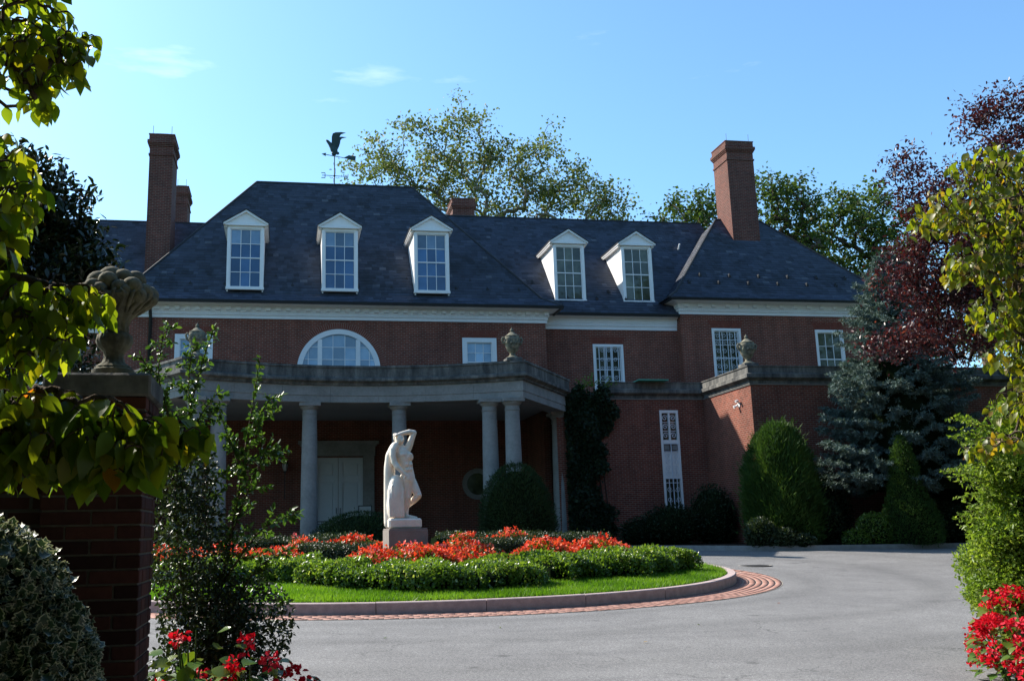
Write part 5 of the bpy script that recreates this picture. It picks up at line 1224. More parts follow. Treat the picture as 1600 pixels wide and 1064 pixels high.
# climber on the wall right of the portico
root = empty('wall_ivy', (10.4, 32.0, GZ)); tag(root, 'dark climbing ivy covering the wall between portico and low wing', 'ivy')
n = 26000; P = np.stack([rng.uniform(9.6, 11.6, n), np.zeros(n), rng.uniform(GZ, 6.7, n)], 1)
zz = P[:, 2]; edge = 10.98+.30*np.sin(zz*1.3+.5)+.16*np.sin(zz*3.7)+.08*np.sin(zz*9.1); bul = .10+.16*(1+np.sin(P[:, 0]*5.3+zz*1.9))*(1+np.sin(zz*2.7-P[:, 0]*3))*.5
P[:, 1] = 32.05-bul*rng.uniform(0, 1, n)**.6; m_ = (P[:, 0] < edge+rng.normal(0, .07, n)) & (zz < 6.35+.2*np.sin(P[:, 0]*7)+rng.normal(0, .08, n)); P = P[m_]; n = len(P)
o = link('foliage', leaf_mesh('foliage', P, unit(rdir(n)+np.array([0,-.3,-.8])), unit(rdir(n)*.6+np.array([0,-1,.2])), rng.uniform(.07,.14,n), rng.uniform(.06,.11,n), .1, 0, True, np.clip(rng.normal(.4,.2,n),0,1)), 'leaf_ivy', root); o['kind'] = 'stuff'
mb = MB()
for k in range(7): x = 9.9+.16*k; mb.tube([(x,32.06,GZ),(x+.1,32.0,2.5),(x-.05,32.02,4.4),(x+.08,32.0,6.2)], [.03,.022,.015,.008], 5)
mb.build('stems', 'bark_dark', root)
P = []; D = []
for (cx, cz) in ((10.25,6.62),(10.55,6.7),(11.05,6.62)):
    for k in range(6):
        a = random.uniform(.2, PI-.2); d = Vector((math.cos(a)*.8, -.25, math.sin(a))).normalized()
        for q in range(9): P.append((cx+d.x*q*.05, 31.9+d.y*q*.05, cz-.2+d.z*q*.05)); D.append(tuple(d))
P = np.array(P); n = len(P)
o = link('new_shoots', leaf_mesh('new_shoots', P, unit(np.array(D)*.5+rdir(n)), rdir(n), .10, .055, .15, 0, True, rng.uniform(.5,1,n)), 'leaf_firethorn', root); o['kind'] = 'stuff'

# ------------------------------------------------------------------ purple-leaved tree
tree('purple_plum_tree', 'purple-leaved plum tree reaching in from the right over the spruce', 'tree', (17.6, 19.3, zg(19.3)), [(17.6,19.3,zg(19.3)),(17.5,19.3,2.4),(17.2,19.2,4.2),(16.8,19.2,5.8)],
     [((15.3,19,6.0),(1.7,1.2,.85),1.3),((13.5,19,5.5),(.8,.6,.35),.3),((15.4,19,7.5),(1.5,1.2,1.2),1.5),((16.2,19,8.4),(1.2,1.2,1.0),.8),((14.5,19,6.7),(1.1,.9,.7),.5),((14.6,19,8.6),(.8,.8,.8),.4),((14.05,19,9.5),(.5,.7,.55),.2),((15.6,19,9.2),(.9,1,.9),.6),((13.6,19,7.4),(.6,.7,.5),.2),((16.9,19,9.6),(1.2,1.2,1.2),.8),((16.4,19,11.1),(.7,.9,.6),.3),((17.6,19,11),(.9,1,.9),.5),((17.4,19,7.0),(1.6,1.4,1.8),.9),((18.5,19,9),(1.3,1.3,1.6),.6)], 640, .13, 'leaf_purple', 92, .092, .047, .17, 'bark_dark', None, hexa=True, droop=.1, rmin=.006, shell=.2)

# ------------------------------------------------------------------ island planting
def along(path, n):
    P = np.array(path, float); seg = np.linalg.norm(np.diff(P, axis=0), axis=1); cum = np.concatenate([[0], np.cumsum(seg)]); s = rng.uniform(0, cum[-1], n); i = np.clip(np.searchsorted(cum, s)-1, 0, len(seg)-1)
    f = (s-cum[i])/seg[i]; q = P[i]+(P[i+1]-P[i])*f[:, None]; d = unit(P[i+1]-P[i]); return q, d, s, cum[-1]
def low_hedge(label, path, hw, h, n, mat, L, W, group, lump=.06, name='low_hedge', sharp=.5):
    path = [tuple(p)[:2] for p in smooth_path(path, 6)]; mx_, my_ = path[len(path)//2]; base = (mx_, my_, zi(mx_, my_)); root = empty(name, base); tag(root, label, 'hedge', group)
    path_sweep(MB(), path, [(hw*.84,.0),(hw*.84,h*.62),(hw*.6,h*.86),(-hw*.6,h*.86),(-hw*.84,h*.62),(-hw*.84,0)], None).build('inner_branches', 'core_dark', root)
    q, d, s, tot = along(path, n); nn = np.stack([d[:, 1], -d[:, 0]], 1); a = rng.uniform(-.12, PI+.12, n)
    ca, sa = np.cos(a), np.sin(a); px = np.sign(ca)*np.abs(ca)**sharp; pz = np.sign(sa)*np.abs(sa)**sharp
    lum = 1+lump*(np.sin(s*3.3+1)+np.sin(s*7.1+a*2))+rng.normal(0, .05, n); end = np.minimum(1, np.minimum(s, tot-s)/(.5*hw)+.35)
    off = px*hw*lum*end; z = np.maximum(.01, pz)*h*lum*np.minimum(1, end+.25); P = np.stack([q[:, 0]+nn[:, 0]*off, q[:, 1]+nn[:, 1]*off, z], 1); P[:, 2] += zia(P[:, 0], P[:, 1])-.01
    out = unit(np.stack([nn[:, 0]*ca, nn[:, 1]*ca, np.maximum(0, sa)+.1], 1)); D = unit(out*.5+rdir(n)*.8+np.array([0,0,.25])); N = unit(out+rdir(n)*.7); sc = rng.uniform(.6, 1.35, n)
    o = link('foliage', leaf_mesh('foliage', P, D, N, L*sc, W*sc, .15, .1, True, np.clip(.5+.15*np.sin(s*4)+rng.normal(0, .22, n), 0, 1)), mat, root); o['kind'] = 'stuff'
    return root
_ps = path_sweep
def path_sweep(mb, path, prof, zf=None, caps=True):      # hedge cores follow the island surface
    if zf is None and prof and prof[0][1] == .0 and len(prof) == 6: 
        b0 = len(mb.v); _ps(mb, path, prof, None, caps)
        for i in range(b0, len(mb.v)): x, y, z = mb.v[i]; mb.v[i] = (x, y, z+zi(x, y)-.02)
        return mb
    return _ps(mb, path, prof, zf, caps)
G1 = 'leafy hedges edging the flower island'
low_hedge('bright green leafy hedge bulging forward in the middle of the island', [(.75,17.9),(1.2,17.2),(2.1,16.72),(3.3,16.65),(4.3,17.3)], .62, .37, 19000, 'leaf_cover', .058, .036, G1, .11)
low_hedge('bright green leafy hedge on the right side of the island', [(4.5,17.55),(5.3,17.9),(6.2,18.15),(7.2,18.75),(7.95,19.5)], .62, .39, 19000, 'leaf_cover', .058, .036, G1, .11)
low_hedge('bright green leafy hedge on the left side of the island', [(-3.4,19.5),(-2.2,18.9),(-1.0,18.6),(.0,18.5),(.65,18.3)], .60, .36, 18000, 'leaf_cover', .058, .036, G1, .11)
G2 = 'dark clipped box hedges on the island'
low_hedge('dark clipped box hedge left of the pedestal', [(.25,20.1),(1.1,19.75),(1.85,19.55)], .42, .52, 9000, 'leaf_boxwood', .035, .022, G2, .02)
low_hedge('dark clipped box hedge right of the pedestal behind the red flowers', [(3.85,20.1),(4.8,20.5),(5.7,20.6)], .42, .54, 9000, 'leaf_boxwood', .035, .022, G2, .02)
low_hedge('dark clipped box hedge at the back of the island', [(3.4,22.2),(5.0,22.3),(6.6,22.0),(7.4,21.5)], .42, .58, 11000, 'leaf_boxwood', .035, .022, G2, .02)
low_hedge('dark clipped box hedge at the back left of the island', [(-2.6,21.2),(-.8,21.9),(.9,22.2),(1.9,22.2)], .42, .58, 10000, 'leaf_boxwood', .035, .022, G2, .02)
def flower_patch(label, E, h, nl, nf, petal='petal_orange', L=.085):
    cx, cy = np.mean([e[0][0] for e in E]), np.mean([e[0][1] for e in E]); root = empty('begonia_bed', (cx, cy, zi(cx, cy))); tag(root, label, 'flowers', 'red begonia beds on the island')
    def pts(n, top):
        W = np.array([e[1][0]*e[1][1] for e in E]); W = W/W.sum(); o = []
        for e, w in zip(E, W):
            m = int(n*w); a = rng.uniform(0, 2*PI, m); r = np.sqrt(rng.uniform(0, 1, m)); x = e[0][0]+e[1][0]*r*np.cos(a); y = e[0][1]+e[1][1]*r*np.sin(a)
            z = zia(x, y)+h*(1-.35*r**4)*(1+.12*np.sin(x*5+1)+.10*np.sin(y*7+x*3))*(rng.uniform(.78, 1.05, m) if top else rng.uniform(.25, .95, m)); o.append(np.stack([x, y, z], 1))
        return np.concatenate(o)
    P = pts(nl, False); n = len(P); o = link('foliage', leaf_mesh('foliage', P, unit(rdir(n)+np.array([0,0,.3])), unit(rdir(n)*.7+np.array([0,0,1])), rng.uniform(.05,.10,n), rng.uniform(.035,.065,n), .15, .1, True, rng.uniform(0,1,n)), 'leaf_begonia', root); o['kind'] = 'stuff'
    C = pts(nf, True); C = np.repeat(C, 7, 0); n = len(C); tint = np.repeat(np.clip(rng.normal(.5, .25, n//7+1), 0, 1), 7)[:n]
    P = C+rng.normal(0, 1, (n, 3))*np.array([.035,.035,.022])
    o = link('blossoms', leaf_mesh('blossoms', P, unit(rdir(n)+np.array([0,0,.2])), unit(rdir(n)*.8+np.array([0,-.3,1])), L*rng.uniform(.5,1.,n), L*.7*rng.uniform(.6,1.1,n), .15, 0, True, np.clip(tint+rng.normal(0,.1,n),0,1)), petal, root); o['kind'] = 'stuff'
flower_patch('orange-red begonias massed in front of the pedestal', [((2.3,18.25),(1.15,.65)),((3.2,18.5),(1.1,.75)),((3.4,19.4),(.55,.6)),((2.1,18.9),(.7,.5))], .50, 6200, 620)
flower_patch('orange-red begonias on the right side of the island', [((5.3,19.05),(.8,.6)),((6.3,19.3),(.95,.6))], .54, 4400, 420)
flower_patch('orange-red begonias on the left side of the island', [((-1.6,19.6),(1.1,.55)),((-.5,19.5),(.9,.55)),((-2.6,20.1),(.8,.5))], .49, 5000, 460)
flower_patch('thin row of red begonias behind the left box hedge', [((.8,20.9),(.9,.35)),((1.6,20.9),(.6,.35))], .55, 1800, 120)
flower_patch('thin row of red begonias behind the right box hedge', [((4.0,21.3),(.5,.35)),((5.2,21.5),(.9,.35))], .58, 1800, 150)

# ------------------------------------------------------------------ foreground: dogwoods with single leaves
def big_leaf_mesh(name, mat, wid=.30, droop=.28, fold=.07, twist=0.0, wave=.012):
    st = [(0,0),(.10,.45),(.28,.92),(.48,1.0),(.68,.78),(.85,.38),(1,0)]; V = []; F = []; UV = []
    for i, (t, w) in enumerate(st):
        zc = -droop*t*t; ww = w*wid; V += [(0, t, zc), (ww, t-.02*w, zc+fold*w*(1+.5*math.sin(t*9))+twist*t), (-ww, t-.02*w, zc+fold*w*(1-.5*math.sin(t*8))-twist*t)]
        UV += [(.5, t), (.5+w/2, t+w*.18), (.5-w/2, t+w*.18)]
    for i in range(len(st)-1):
        a, b = 3*i, 3*(i+1); F += [(a, a+1, b+1, b), (a, b, b+2, a+2)]
    me = bpy.data.meshes.new(name); me.from_pydata(V, [], F); me.update(); l = me.uv_layers.new(name='UVMap')
    for lp in me.loops: l.data[lp.index].uv = UV[lp.vertex_index]
    me.polygons.foreach_set('use_smooth', [True]*len(F)); me.materials.append(MATS[mat]); return me
LEAF_ST = [(0,0),(.10,.45),(.28,.92),(.48,1.0),(.68,.78),(.85,.38),(1,0)]
def leaf_stuff(name, P, D, N, L, mat, parent, wid=.3, droop=.28, fold=.07):
    """many large leaves of the same form in one mesh"""
    n = len(P); D = unit(D); S_ = unit(np.cross(D, N)); N = np.cross(S_, D); L = np.asarray(L)[:, None]; Vs = []
    for t, w in LEAF_ST:
        zc = -droop*t*t; Vs += [P+D*L*t+N*L*zc, P+D*L*t+S_*L*w*wid+N*L*(zc+fold*w), P+D*L*t-S_*L*w*wid+N*L*(zc+fold*w)]
    V = np.stack(Vs, 1).reshape(-1, 3); q = []
    for i in range(len(LEAF_ST)-1): a, b = 3*i, 3*(i+1); q += [a, a+1, b+1, b, a, b, b+2, a+2]
    nf = 2*(len(LEAF_ST)-1); loops = (np.arange(n)[:, None]*21+np.array([q])).ravel()
    o = link(name, raw_mesh(name, V, loops, 4, np.repeat(np.clip(rng.normal(.5, .25, n), 0, 1), nf), None, True), mat, parent); o['kind'] = 'stuff'; return o
def place(me, name, p, d, nrm, L, parent):
    o = bpy.data.objects.new(name, me); COL.objects.link(o); d = Vector(d).normalized(); n = Vector(nrm); s = d.cross(n).normalized(); n = s.cross(d)
    m = Matrix((s*L, d*L, n*L)).transposed().to_4x4(); m.translation = Vector(p); o.parent = parent; o.matrix_parent_inverse = Matrix.Translation(-Vector(parent.location)); o.matrix_basis = m; return o
def dogwood(label, base, trunk, E, Eout, n, nout, L, matO, matS, r0, bark, view, seg=3, spread=.5, hang=.75, E2=None, n2=0, L2=.1):
    root = empty('dogwood_tree', base); tag(root, label, 'tree'); A = in_ellipsoids(E, n, 0.0); Ls = np.full(len(A), L)
    if E2: A2 = in_ellipsoids(E2, n2, 0.0); A = np.concatenate([A, A2]); Ls = np.concatenate([Ls, np.full(len(A2), L2)]); q = rng.permutation(len(A)); A = A[q]; Ls = Ls[q]
    B = in_ellipsoids(Eout, nout, 0.0) if nout else np.zeros((0, 3))
    mb, _ = grow(trunk, np.concatenate([A, B[::6]]) if nout else A, r0, .0022, .12, seg, 5, .42, .1); mb.build('trunk', bark, root, smooth=True)
    ms = [big_leaf_mesh('leaf', matO, random.uniform(.27,.34), random.uniform(.15,.4), random.uniform(.03,.11), random.uniform(-.05,.05)) for _ in range(6)]
    def orient(P):
        m = len(P); D = rng.normal(0, spread, (m, 3)); D[:, 2] = -hang-rng.uniform(-.35, .35, m); N = rdir(m)*.8+np.array([0, 0, .8])+np.asarray(view)*.5; return D, N
    D, N = orient(A); k = min(300, len(A)); o_ = np.argsort(A[:, 1]+rng.normal(0, .35, len(A))); A = A[o_]; Ls = Ls[o_]; D = D[o_]; N = N[o_]
    for i in range(k): place(ms[i % 6], 'leaf', A[i], D[i], N[i], Ls[i]*random.uniform(.65, 1.2), root)
    P2 = np.concatenate([A[k:], B]); D2, N2 = orient(P2)
    if len(P2): leaf_stuff('foliage', P2, D2, N2, np.concatenate([Ls[k:], np.full(len(B), L)])*rng.uniform(.65, 1.2, len(P2)), matS, root)
    return root
LE = [((-.98,3.45,3.50),(0.179,0.29,0.177),1.6),((-.88,3.45,3.40),(0.146,0.23,0.130),1.2),((-.80,3.45,3.36),(0.067,0.16,0.059),.3),((-1.02,3.4,3.27),(0.123,0.26,0.118),.8),((-.78,3.45,3.44),(.07,.10,.03),.10),((-.915,3.45,3.22),(0.067,0.16,0.059),.3),
      ((-1.02,3.4,2.92),(0.123,0.26,0.106),.7),((-.95,3.4,2.78),(0.101,0.23,0.118),.7),((-1.02,3.35,2.62),(0.112,0.26,0.118),.6),((-.97,3.4,2.50),(0.078,0.16,0.071),.3),
      ((-.71,3.45,2.42),(0.101,0.16,0.059),.8),((-.86,3.4,2.40),(0.146,0.21,0.083),1.1),((-1.0,3.4,2.34),(0.112,0.21,0.094),.8),((-.84,3.4,2.27),(0.146,0.18,0.083),.9),((-.98,3.4,2.16),(0.112,0.18,0.071),.6)]
NE = [((-.80,2.75,1.95),(.14,.18,.05),1.0),((-.66,2.75,1.96),(.14,.18,.05),1.2),((-.52,2.75,1.93),(.12,.16,.05),1.1),((-.38,2.8,1.90),(.10,.12,.045),.9),((-.27,2.85,1.89),(.06,.1,.035),.45),((-.62,2.7,1.86),(.22,.12,.05),1.1),((-.42,2.75,1.83),(.10,.1,.03),.4),((-.80,2.7,1.86),(.12,.12,.05),.7),((-.68,2.75,1.80),(.18,.12,.05),.8),((-.50,2.75,1.79),(.12,.1,.04),.5),((-.9,2.7,1.80),(.14,.12,.06),.7)]
LE_out = [((-2.0,3.5,2.2),(.4,.6,.3),1),((-1.7,2.7,2.1),(.4,.5,.3),.8),((-1.5,2.0,2.6),(.4,.5,.4),.8)]
# attractors are sorted at random so that the three hundred single leaves are spread over all clumps
_in = in_ellipsoids
def in_ellipsoids(E, n, shell=0.):
    p = _in(E, n, shell); return p[rng.permutation(len(p))]
dogwood('dogwood with large drooping green leaves hanging in the left foreground', (-2.1,3.7,0), [(-2.3,3.7,0),(-2.25,3.7,1.2),(-2.15,3.65,2.0),(-2.0,3.6,2.7),(-1.8,3.5,3.1)], LE, LE_out, 980, 300, .074, 'leaf_dogwood', 'leaf_dogwood_mass', .045, 'bark', (0,-1,0), E2=NE, n2=520, L2=.088)
RE = [((6.87,7.6,4.80),(.38,.5,.28),1.1),((6.32,7.5,4.86),(.28,.35,.18),.5),((5.97,7.5,4.40),(.32,.4,.22),.7),((6.52,7.5,4.35),(.4,.5,.3),1.2),((5.74,7.5,4.25),(.14,.3,.14),.2),((6.22,7.5,3.9),(.36,.4,.25),1),((6.77,7.6,3.85),(.35,.5,.3),1),((5.96,7.5,3.85),(.14,.3,.14),.2),((6.37,7.5,3.45),(.32,.35,.2),.8),((6.72,7.6,3.35),(.35,.4,.25),.9),((6.47,7.5,3.05),(.30,.3,.16),.6),((6.77,7.6,2.85),(.35,.3,.25),.9),((6.52,7.6,2.62),(.28,.3,.2),.6),((6.87,7.6,2.4),(.3,.3,.2),.6),((6.37,7.6,2.32),(.28,.25,.08),.3),((6.02,7.6,2.22),(.14,.2,.06),.15)]
dogwood('dogwood turning yellow and orange at the right edge', (8.0,7.9,zg(7.9)), [(8.0,7.9,zg(7.9)),(7.9,7.9,1.6),(7.6,7.8,2.6),(7.2,7.7,3.4),(7.0,7.65,4.0)], RE, [((7.3,7.7,4.2),(.5,.7,.9),1)], 2300, 300, .092, 'leaf_dogwood_autumn', 'leaf_dogwood_autumn_mass', .05, 'bark', (0,-1,0))

# ------------------------------------------------------------------ variegated holly, lower left
root = empty('variegated_holly', (-1.25, 3.9, 0)); tag(root, 'bushy holly with cream-edged grey-green leaves in the lower left corner', 'shrub')
E = [((-1.15,3.95,1.28),(.34,.35,.38),1),((-1.0,3.95,1.08),(.30,.33,.34),1),((-1.45,4.0,1.4),(.4,.4,.45),1),((-.95,3.95,.75),(.34,.36,.4),1),((-1.4,4,.7),(.5,.45,.6),1)]
mb = MB()
for c, r, w in E: mb.ball(c, [q*.80 for q in r], 14, 9)
mb.build('inner_branches', 'core_dark', root)
P = in_ellipsoids(E, 15000, .78); cen = np.array([-1.2,4.0,.9]); out = unit(P-cen); n = len(P); D = unit(out*.7+rdir(n)*.9+np.array([0,0,.15])); s = rng.uniform(.7, 1.25, n)
# spiny outline: each leaf gets wavy lobes
st = [(0,0),(.12,.32),(.22,.24),(.36,.46),(.5,.30),(.64,.42),(.78,.20),(1,0)]
S_ = unit(np.cross(D, unit(out+rdir(n)*.7))); N_ = np.cross(S_, D); Lh = (.048*s)[:, None]; Vs = []; uvs = []
for t_, w_ in st:
    lift = .22 if w_ > .3 else .04
    Vs += [P+D*Lh*t_, P+D*Lh*t_+S_*Lh*w_*1.05+N_*Lh*lift, P+D*Lh*t_-S_*Lh*w_*1.05+N_*Lh*lift]; uvs += [(.5, t_), (.5+w_, t_), (.5-w_, t_)]
V = np.stack(Vs, 1).reshape(-1, 3); q = []
for i in range(len(st)-1): a, b = 3*i, 3*(i+1); q += [a, a+1, b+1, b, a, b, b+2, a+2]
nf = 2*(len(st)-1); loops = (np.arange(n)[:, None]*24+np.array([q])).ravel()
edgeuv = []
for i in q:
    t_, w_ = st[i//3]; k = i % 3; edgeuv.append((.5 if k == 0 else (.5+.48 if k == 1 else .02), .5))
o = link('foliage', raw_mesh('foliage', V, loops, 4, np.repeat(np.clip(rng.normal(.5,.25,n),0,1), nf), np.tile(np.array(edgeuv), (n, 1))), 'leaf_holly', root); o['kind'] = 'stuff'
MB().tube([(-1.25,4.0,0),(-1.22,4.0,.6),(-1.2,4.0,1.3)], [.04,.03,.012], 7).build('stem', 'bark', root)

# ------------------------------------------------------------------ firethorn behind the pier: arching shoots with small leaves
def shoots(root, paths, mat, L, W, per=.012, side=.16, wood='bark', nside=1.0):
    mb = MB(); P = []; D = []
    for path, r in paths:
        pts = [Vector(p) for p in smooth_path(path, 8)]; k = len(pts); mb.tube(pts, [r*(1-.85*i/k) for i in range(k)], 5)
        for i in range(k-1):
            a, b = pts[i], pts[i+1]; d = (b-a); Ls = d.length; d.normalize(); t = i/k
            for q in np.arange(0, Ls, per): P.append(tuple(a+d*q)); D.append(tuple(Vector(rdir(1)[0])+d*.6))
            if random.random() < nside*Ls/.055 and i > 1:
                sd = (Vector(rdir(1)[0])+d*.5); sd.z *= .5; sd.normalize(); sl = side*(1.25-t)*random.uniform(.4, 1.2); e2 = a+sd*sl+Vector((0,0,sl*.12)); mb.tube([a, a.lerp(e2, .5), e2], [.0035,.0025,.001], 4, cap=False)
                for q in np.arange(.01, sl, per*.75): P.append(tuple(a.lerp(e2, q/sl))); D.append(tuple(Vector(rdir(1)[0])+sd*.8))
    mb.build('stems', wood, root); P = np.array(P); D = unit(np.array(D)); n = len(P); s = rng.uniform(.6, 1.3, n)
    o = link('foliage', leaf_mesh('foliage', P, D, unit(rdir(n)+np.array([0,-.2,.8])), L*s, W*s, .15, .1, True, np.clip(rng.normal(.5,.25,n),0,1)), mat, root); o['kind'] = 'stuff'
root = empty('firethorn_shrub', (-.55, 6.2, zg(6.2))); tag(root, 'firethorn with long arching leafy shoots beside the gate pier', 'shrub')
pb = (-.52, 6.22, .1)
paths = [([pb,(-.45,6.22,.9),(-.33,6.17,1.6),(-.25,6.12,2.15),(-.17,6.12,2.72)], .014), ([(-.33,6.17,1.6),(-.2,6.12,1.95),(-.08,6.07,2.2)], .008), ([(-.38,6.20,1.3),(-.15,6.12,1.62),(.09,6.07,1.73)], .009), ([(-.45,6.22,.9),(-.2,6.12,1.35),(.0,6.12,1.5)], .008),
         ([pb,(-.6,6.22,1.1),(-.68,6.17,1.9),(-.58,6.17,2.5),(-.47,6.12,2.9)], .012), ([(-.66,6.17,1.9),(-.75,6.12,2.4),(-.92,6.12,2.72)], .009), ([(-.66,6.17,1.9),(-.55,6.12,2.3),(-.42,6.12,2.5)], .007), ([(-.6,6.22,2.2),(-.62,6.17,2.6),(-.58,6.12,2.8)], .006),
         ([(-.28,6.14,2.0),(-.38,6.12,2.25),(-.43,6.12,2.4)], .006), ([(-.24,6.12,2.2),(-.12,6.12,2.42),(-.06,6.12,2.45)], .005), ([(-.28,6.12,2.0),(-.14,6.12,2.1),(-.02,6.12,2.05)], .005), ([(-.62,6.22,1.5),(-.45,6.17,1.9),(-.36,6.12,2.0)], .007), ([(-.7,6.17,2.2),(-.8,6.12,2.6),(-.76,6.12,2.95)], .007)]
shoots(root, paths, 'leaf_firethorn', .040, .020, .009, .17, nside=1.6)
E = [((-.58,6.2,1.5),(.28,.3,.42),1),((-.47,6.2,1.08),(.30,.32,.33),1.2),((-.52,6.2,.65),(.34,.34,.4),1),((-.22,6.2,1.05),(.30,.28,.32),.9),((-.30,6.2,.70),(.34,.3,.25),.7),((-.62,6.2,1.95),(.2,.25,.3),.5)]
P = in_ellipsoids(E, 17000, .2); n = len(P); s = rng.uniform(.6, 1.3, n)
o = link('inner_foliage', leaf_mesh('inner_foliage', P, rdir(n), rdir(n)+np.array([0,0,.6]), .032*s, .017*s, .15, .1, True, np.clip(rng.normal(.4,.25,n),0,1)), 'leaf_boxwood', root); o['kind'] = 'stuff'  # darker boxwood green paints the shade inside the firethorn

# ------------------------------------------------------------------ begonias in the two near corners
bl = [big_leaf_mesh('leaf', 'leaf_begonia_big', random.uniform(.34,.42), random.uniform(.1,.3), .06, random.uniform(-.08,.08)) for _ in range(4)]
def begonia(label, base, h, r, nl, ncl, group, Lf=.10, red='petal_red'):
    root = empty('begonia_plant', base); tag(root, label, 'begonia', group); bx, by, bz = base; mb = MB()
    tips = []
    for k in range(9):
        a = random.uniform(0, 2*PI); q = random.uniform(.2, 1)*r; tip = (bx+q*math.cos(a), by+q*math.sin(a), bz+h*random.uniform(.7, 1.0)*(1-.25*(q/r)**2)); tips.append(tip); mb.tube([(bx+.2*q*math.cos(a),by+.2*q*math.sin(a),bz),(bx+.6*q*math.cos(a),by+.6*q*math.sin(a),bz+h*.5),tip], [.010,.008,.004], 5)
    mb.build('stems', 'leaf_begonia', root)
    for k in range(nl):
        u = rdir(1)[0]; u[2] = abs(u[2]); s = random.uniform(.55, 1)**.5; p = (bx+u[0]*r*s, by+u[1]*r*s, bz+h*(.05+.9*random.random()**.7*(1-.35*s*(1-u[2])))+random.uniform(-.04,.04)); d = Vector((u[0]+random.uniform(-.5,.5), u[1]+random.uniform(-.5,.5), random.uniform(-.7,.25)))
        place(bl[k % 4], 'leaf', p, d, (u[0]*.6+random.uniform(-.3,.3), u[1]*.6-.25, .9), Lf*random.uniform(.65, 1.25), root)
    for k in range(ncl):
        u = rdir(1)[0]; u[2] = abs(u[2]); c = np.array((bx+u[0]*r*1.02, by+u[1]*r*1.02, bz+h*(.25+.78*u[2]))); n = 26; off = rng.normal(0, 1, (n, 3))*np.array([.021,.021,.017]); P = c+off
        tt = np.full(n, random.random()*.6)+rng.uniform(0, .4, n)
        link('blossom', leaf_mesh('blossom', P, unit(off+rdir(n)*.02), unit(rdir(n)+np.array([0,-.6,.5])), rng.uniform(.024,.044,n), rng.uniform(.024,.040,n), .25, .15, True, tt), red, root)
GB = 'red begonias in the near beds'
begonia('red begonia at the right corner, highest of its group', (7.0,8.7,zg(8.7)), .80, .36, 120, 46, GB)
begonia('red begonia at the right corner spilling toward the drive', (6.66,8.35,zg(8.3)), .60, .32, 110, 42, GB)
begonia('red begonia at the lower edge of the right corner', (6.72,7.95,zg(7.9)), .50, .34, 100, 36, GB)
begonia('red begonia below the firethorn, nearest the gate pier', (-.47,5.55,.45), .66, .22, 80, 5, GB)
begonia('red begonia below the firethorn, middle of its row', (-.17,5.52,.37), .64, .22, 80, 7, GB)
begonia('red begonia at the drive edge, lowest of the left row', (.07,5.5,.26), .60, .18, 64, 7, GB)
mb = MB(); mb.ball((-.55,5.95,-.05), (.80,.85,.52), 20, 10); mb.ball((-.15,5.6,-.12), (.55,.55,.5), 20, 10); o = mb.build('bed_mound', 'soil'); o['kind'] = 'structure'

# ------------------------------------------------------------------ bright shrub at the right edge
root = empty('abelia_shrub', (7.7, 9.4, zg(9.4))); tag(root, 'bright green small-leaved shrub filling the right edge above the begonias', 'shrub')
E = [((7.63,9.4,1.15),(.5,.55,.32),1.3),((7.43,9.2,1.45),(.28,.3,.2),.45),((7.98,9.4,1.8),(.5,.55,.35),1.0),((7.73,9.3,2.1),(.3,.35,.2),.5),((8.08,9.4,2.45),(.4,.5,.35),.8),((7.83,9.3,2.75),(.18,.3,.16),.2),((8.53,9.5,1.7),(.7,.7,.9),1.2),((7.38,9.2,.85),(.36,.4,.25),.9),((7.88,9.4,.55),(.5,.5,.35),.6)]
mb = MB()
for c, r, w in E: mb.ball(c, [q*.5 for q in r], 14, 9)
mb.build('inner_branches', 'core_dark', root)
P = in_ellipsoids(E, 42000, .3); n = len(P); s = rng.uniform(.6, 1.3, n); cl = .5+.25*np.sin(P[:, 0]*9)*np.sin(P[:, 2]*11)
o = link('foliage', leaf_mesh('foliage', P+rng.normal(0,.03,(n,3)), unit(rdir(n)+np.array([-.2,-.2,.2])), unit(rdir(n)+np.array([0,-.3,.9])), .045*s, .022*s, .15, .1, True, np.clip(cl+rng.normal(0,.2,n),0,1)), 'leaf_shrub', root); o['kind'] = 'stuff'
sp = []
for k in range(70):
    a = random.uniform(PI*.55, PI*1.45); z = random.uniform(.7, 2.6); x0 = 7.62; p0 = Vector((x0, 9.35, z)); d = Vector((math.cos(a)*random.uniform(.35,.6), math.sin(a)*.35, random.uniform(-.05,.28))); sp.append(([p0, p0+d*.5+Vector((0,0,.03)), p0+d], .005))
sp.append(([Vector((7.5,9.3,2.0)), Vector((7.1,9.2,2.1)), Vector((6.74,9.1,2.13))], .006))
shoots(root, sp, 'leaf_shrub', .045, .022, .016, .10)
# soil under the near plantings
poly_sheet('near_bed', [(6.1,3),(7.0,6.4),(7.5,8.2),(8.1,9.8),(11.7,15.5),(16.6,21),(25,24.1),(30,20),(20,5),(8,2)], .010, 'soil')
poly_sheet('left_bed', [(-.62,2.5),(-.42,5.0),(-.27,7.4),(-.82,9.1),(-3.1,10.9),(-9,13),(-9,2.5)], .010, 'soil')
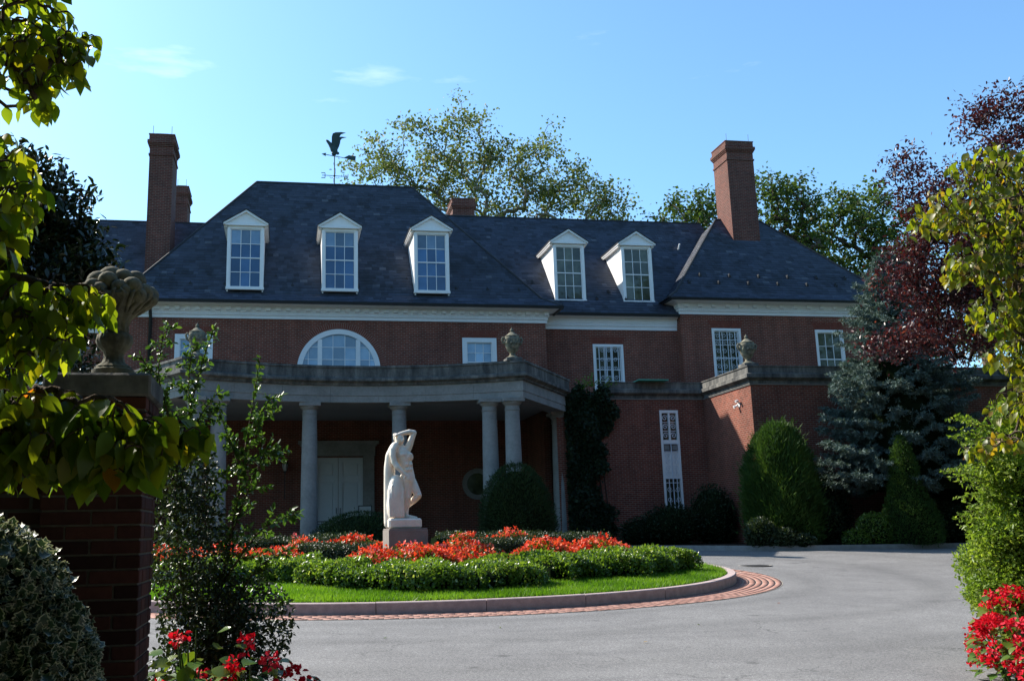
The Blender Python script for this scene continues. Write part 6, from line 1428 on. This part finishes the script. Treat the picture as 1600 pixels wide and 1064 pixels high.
# pale fallen leaves on the drive
lm = big_leaf_mesh('leaf', 'leaf_dogwood_autumn', .32, .2, .1); fl = [(2.1,9.2),(4.3,11.5),(1.3,12.6),(5.6,12.9),(7.9,14.9),(3.4,8.7),(2.9,13.2)]
names = ['nearest the bottom edge of the picture', 'midway across the right half of the drive', 'left of the middle close to the kerb', 'right of the middle before the brick band', 'by the right end of the brick band', 'low in the middle of the drive', 'close to the kerb in the middle']
for (x, y), nm in zip(fl, names):
    a = random.uniform(0, 2*PI); o = bpy.data.objects.new('fallen_leaf', lm); COL.objects.link(o); o.location = (x, y, zg(y)+.018); o.rotation_euler = (random.uniform(-.3,.3), random.uniform(-.3,.3), a); o.scale = (.05,)*3; tag(o, 'small fallen leaf on the asphalt, '+nm, 'leaf', 'fallen leaves on the drive')

# ------------------------------------------------------------------ unseen leaf masses added behind and over the camera to block skylight
E = [((-27+i*7.2+random.uniform(-1.5,1.5), -15-random.uniform(0,4), random.uniform(6.5,8)), (5.4,4.4,random.uniform(6.5,8)), 1) for i in range(9)]
E += [((-16.5,1.0,9),(4.6,5,9),1),((-16,-8,10),(5,5,10),1),((21.5,0.5,9.5),(5,5,9.5),1),((22,-9,10),(5,5,10),1),((26.5,10,9.5),(5,5,9.5),1),((31,19,9.5),(5,4.5,9.5),1),((-4.8,-2.2,5.6),(3.2,2.6,4.0),.8),((0,-6.5,8.5),(5.5,3,5),1),((5.5,-3.5,6.5),(3.4,2.8,4.5),.8),((-1.2,.8,6.3),(3.6,2.4,1.5),1.3),((3.6,.2,6.8),(2.6,2.4,1.5),.8),((19.5,11.5,8.5),(4,4,8.2),1),((25.5,16.5,8.5),(4.5,4,8.5),1),((-11.8,3.0,8),(3.6,3.8,8),1)]
P = in_ellipsoids(E, 130000, .72); n = len(P)
wd = link('skylight_blocker', leaf_mesh('skylight_blocker', P, rdir(n), rdir(n)+np.array([0,0,.8]), rng.uniform(.45,.8,n), rng.uniform(.35,.6,n), .15, 0, False, rng.uniform(0,1,n)), 'leaf_oak'); tag(wd, 'unseen trunkless leaf mass added around the camera to cut skylight', None, None, 'stuff')
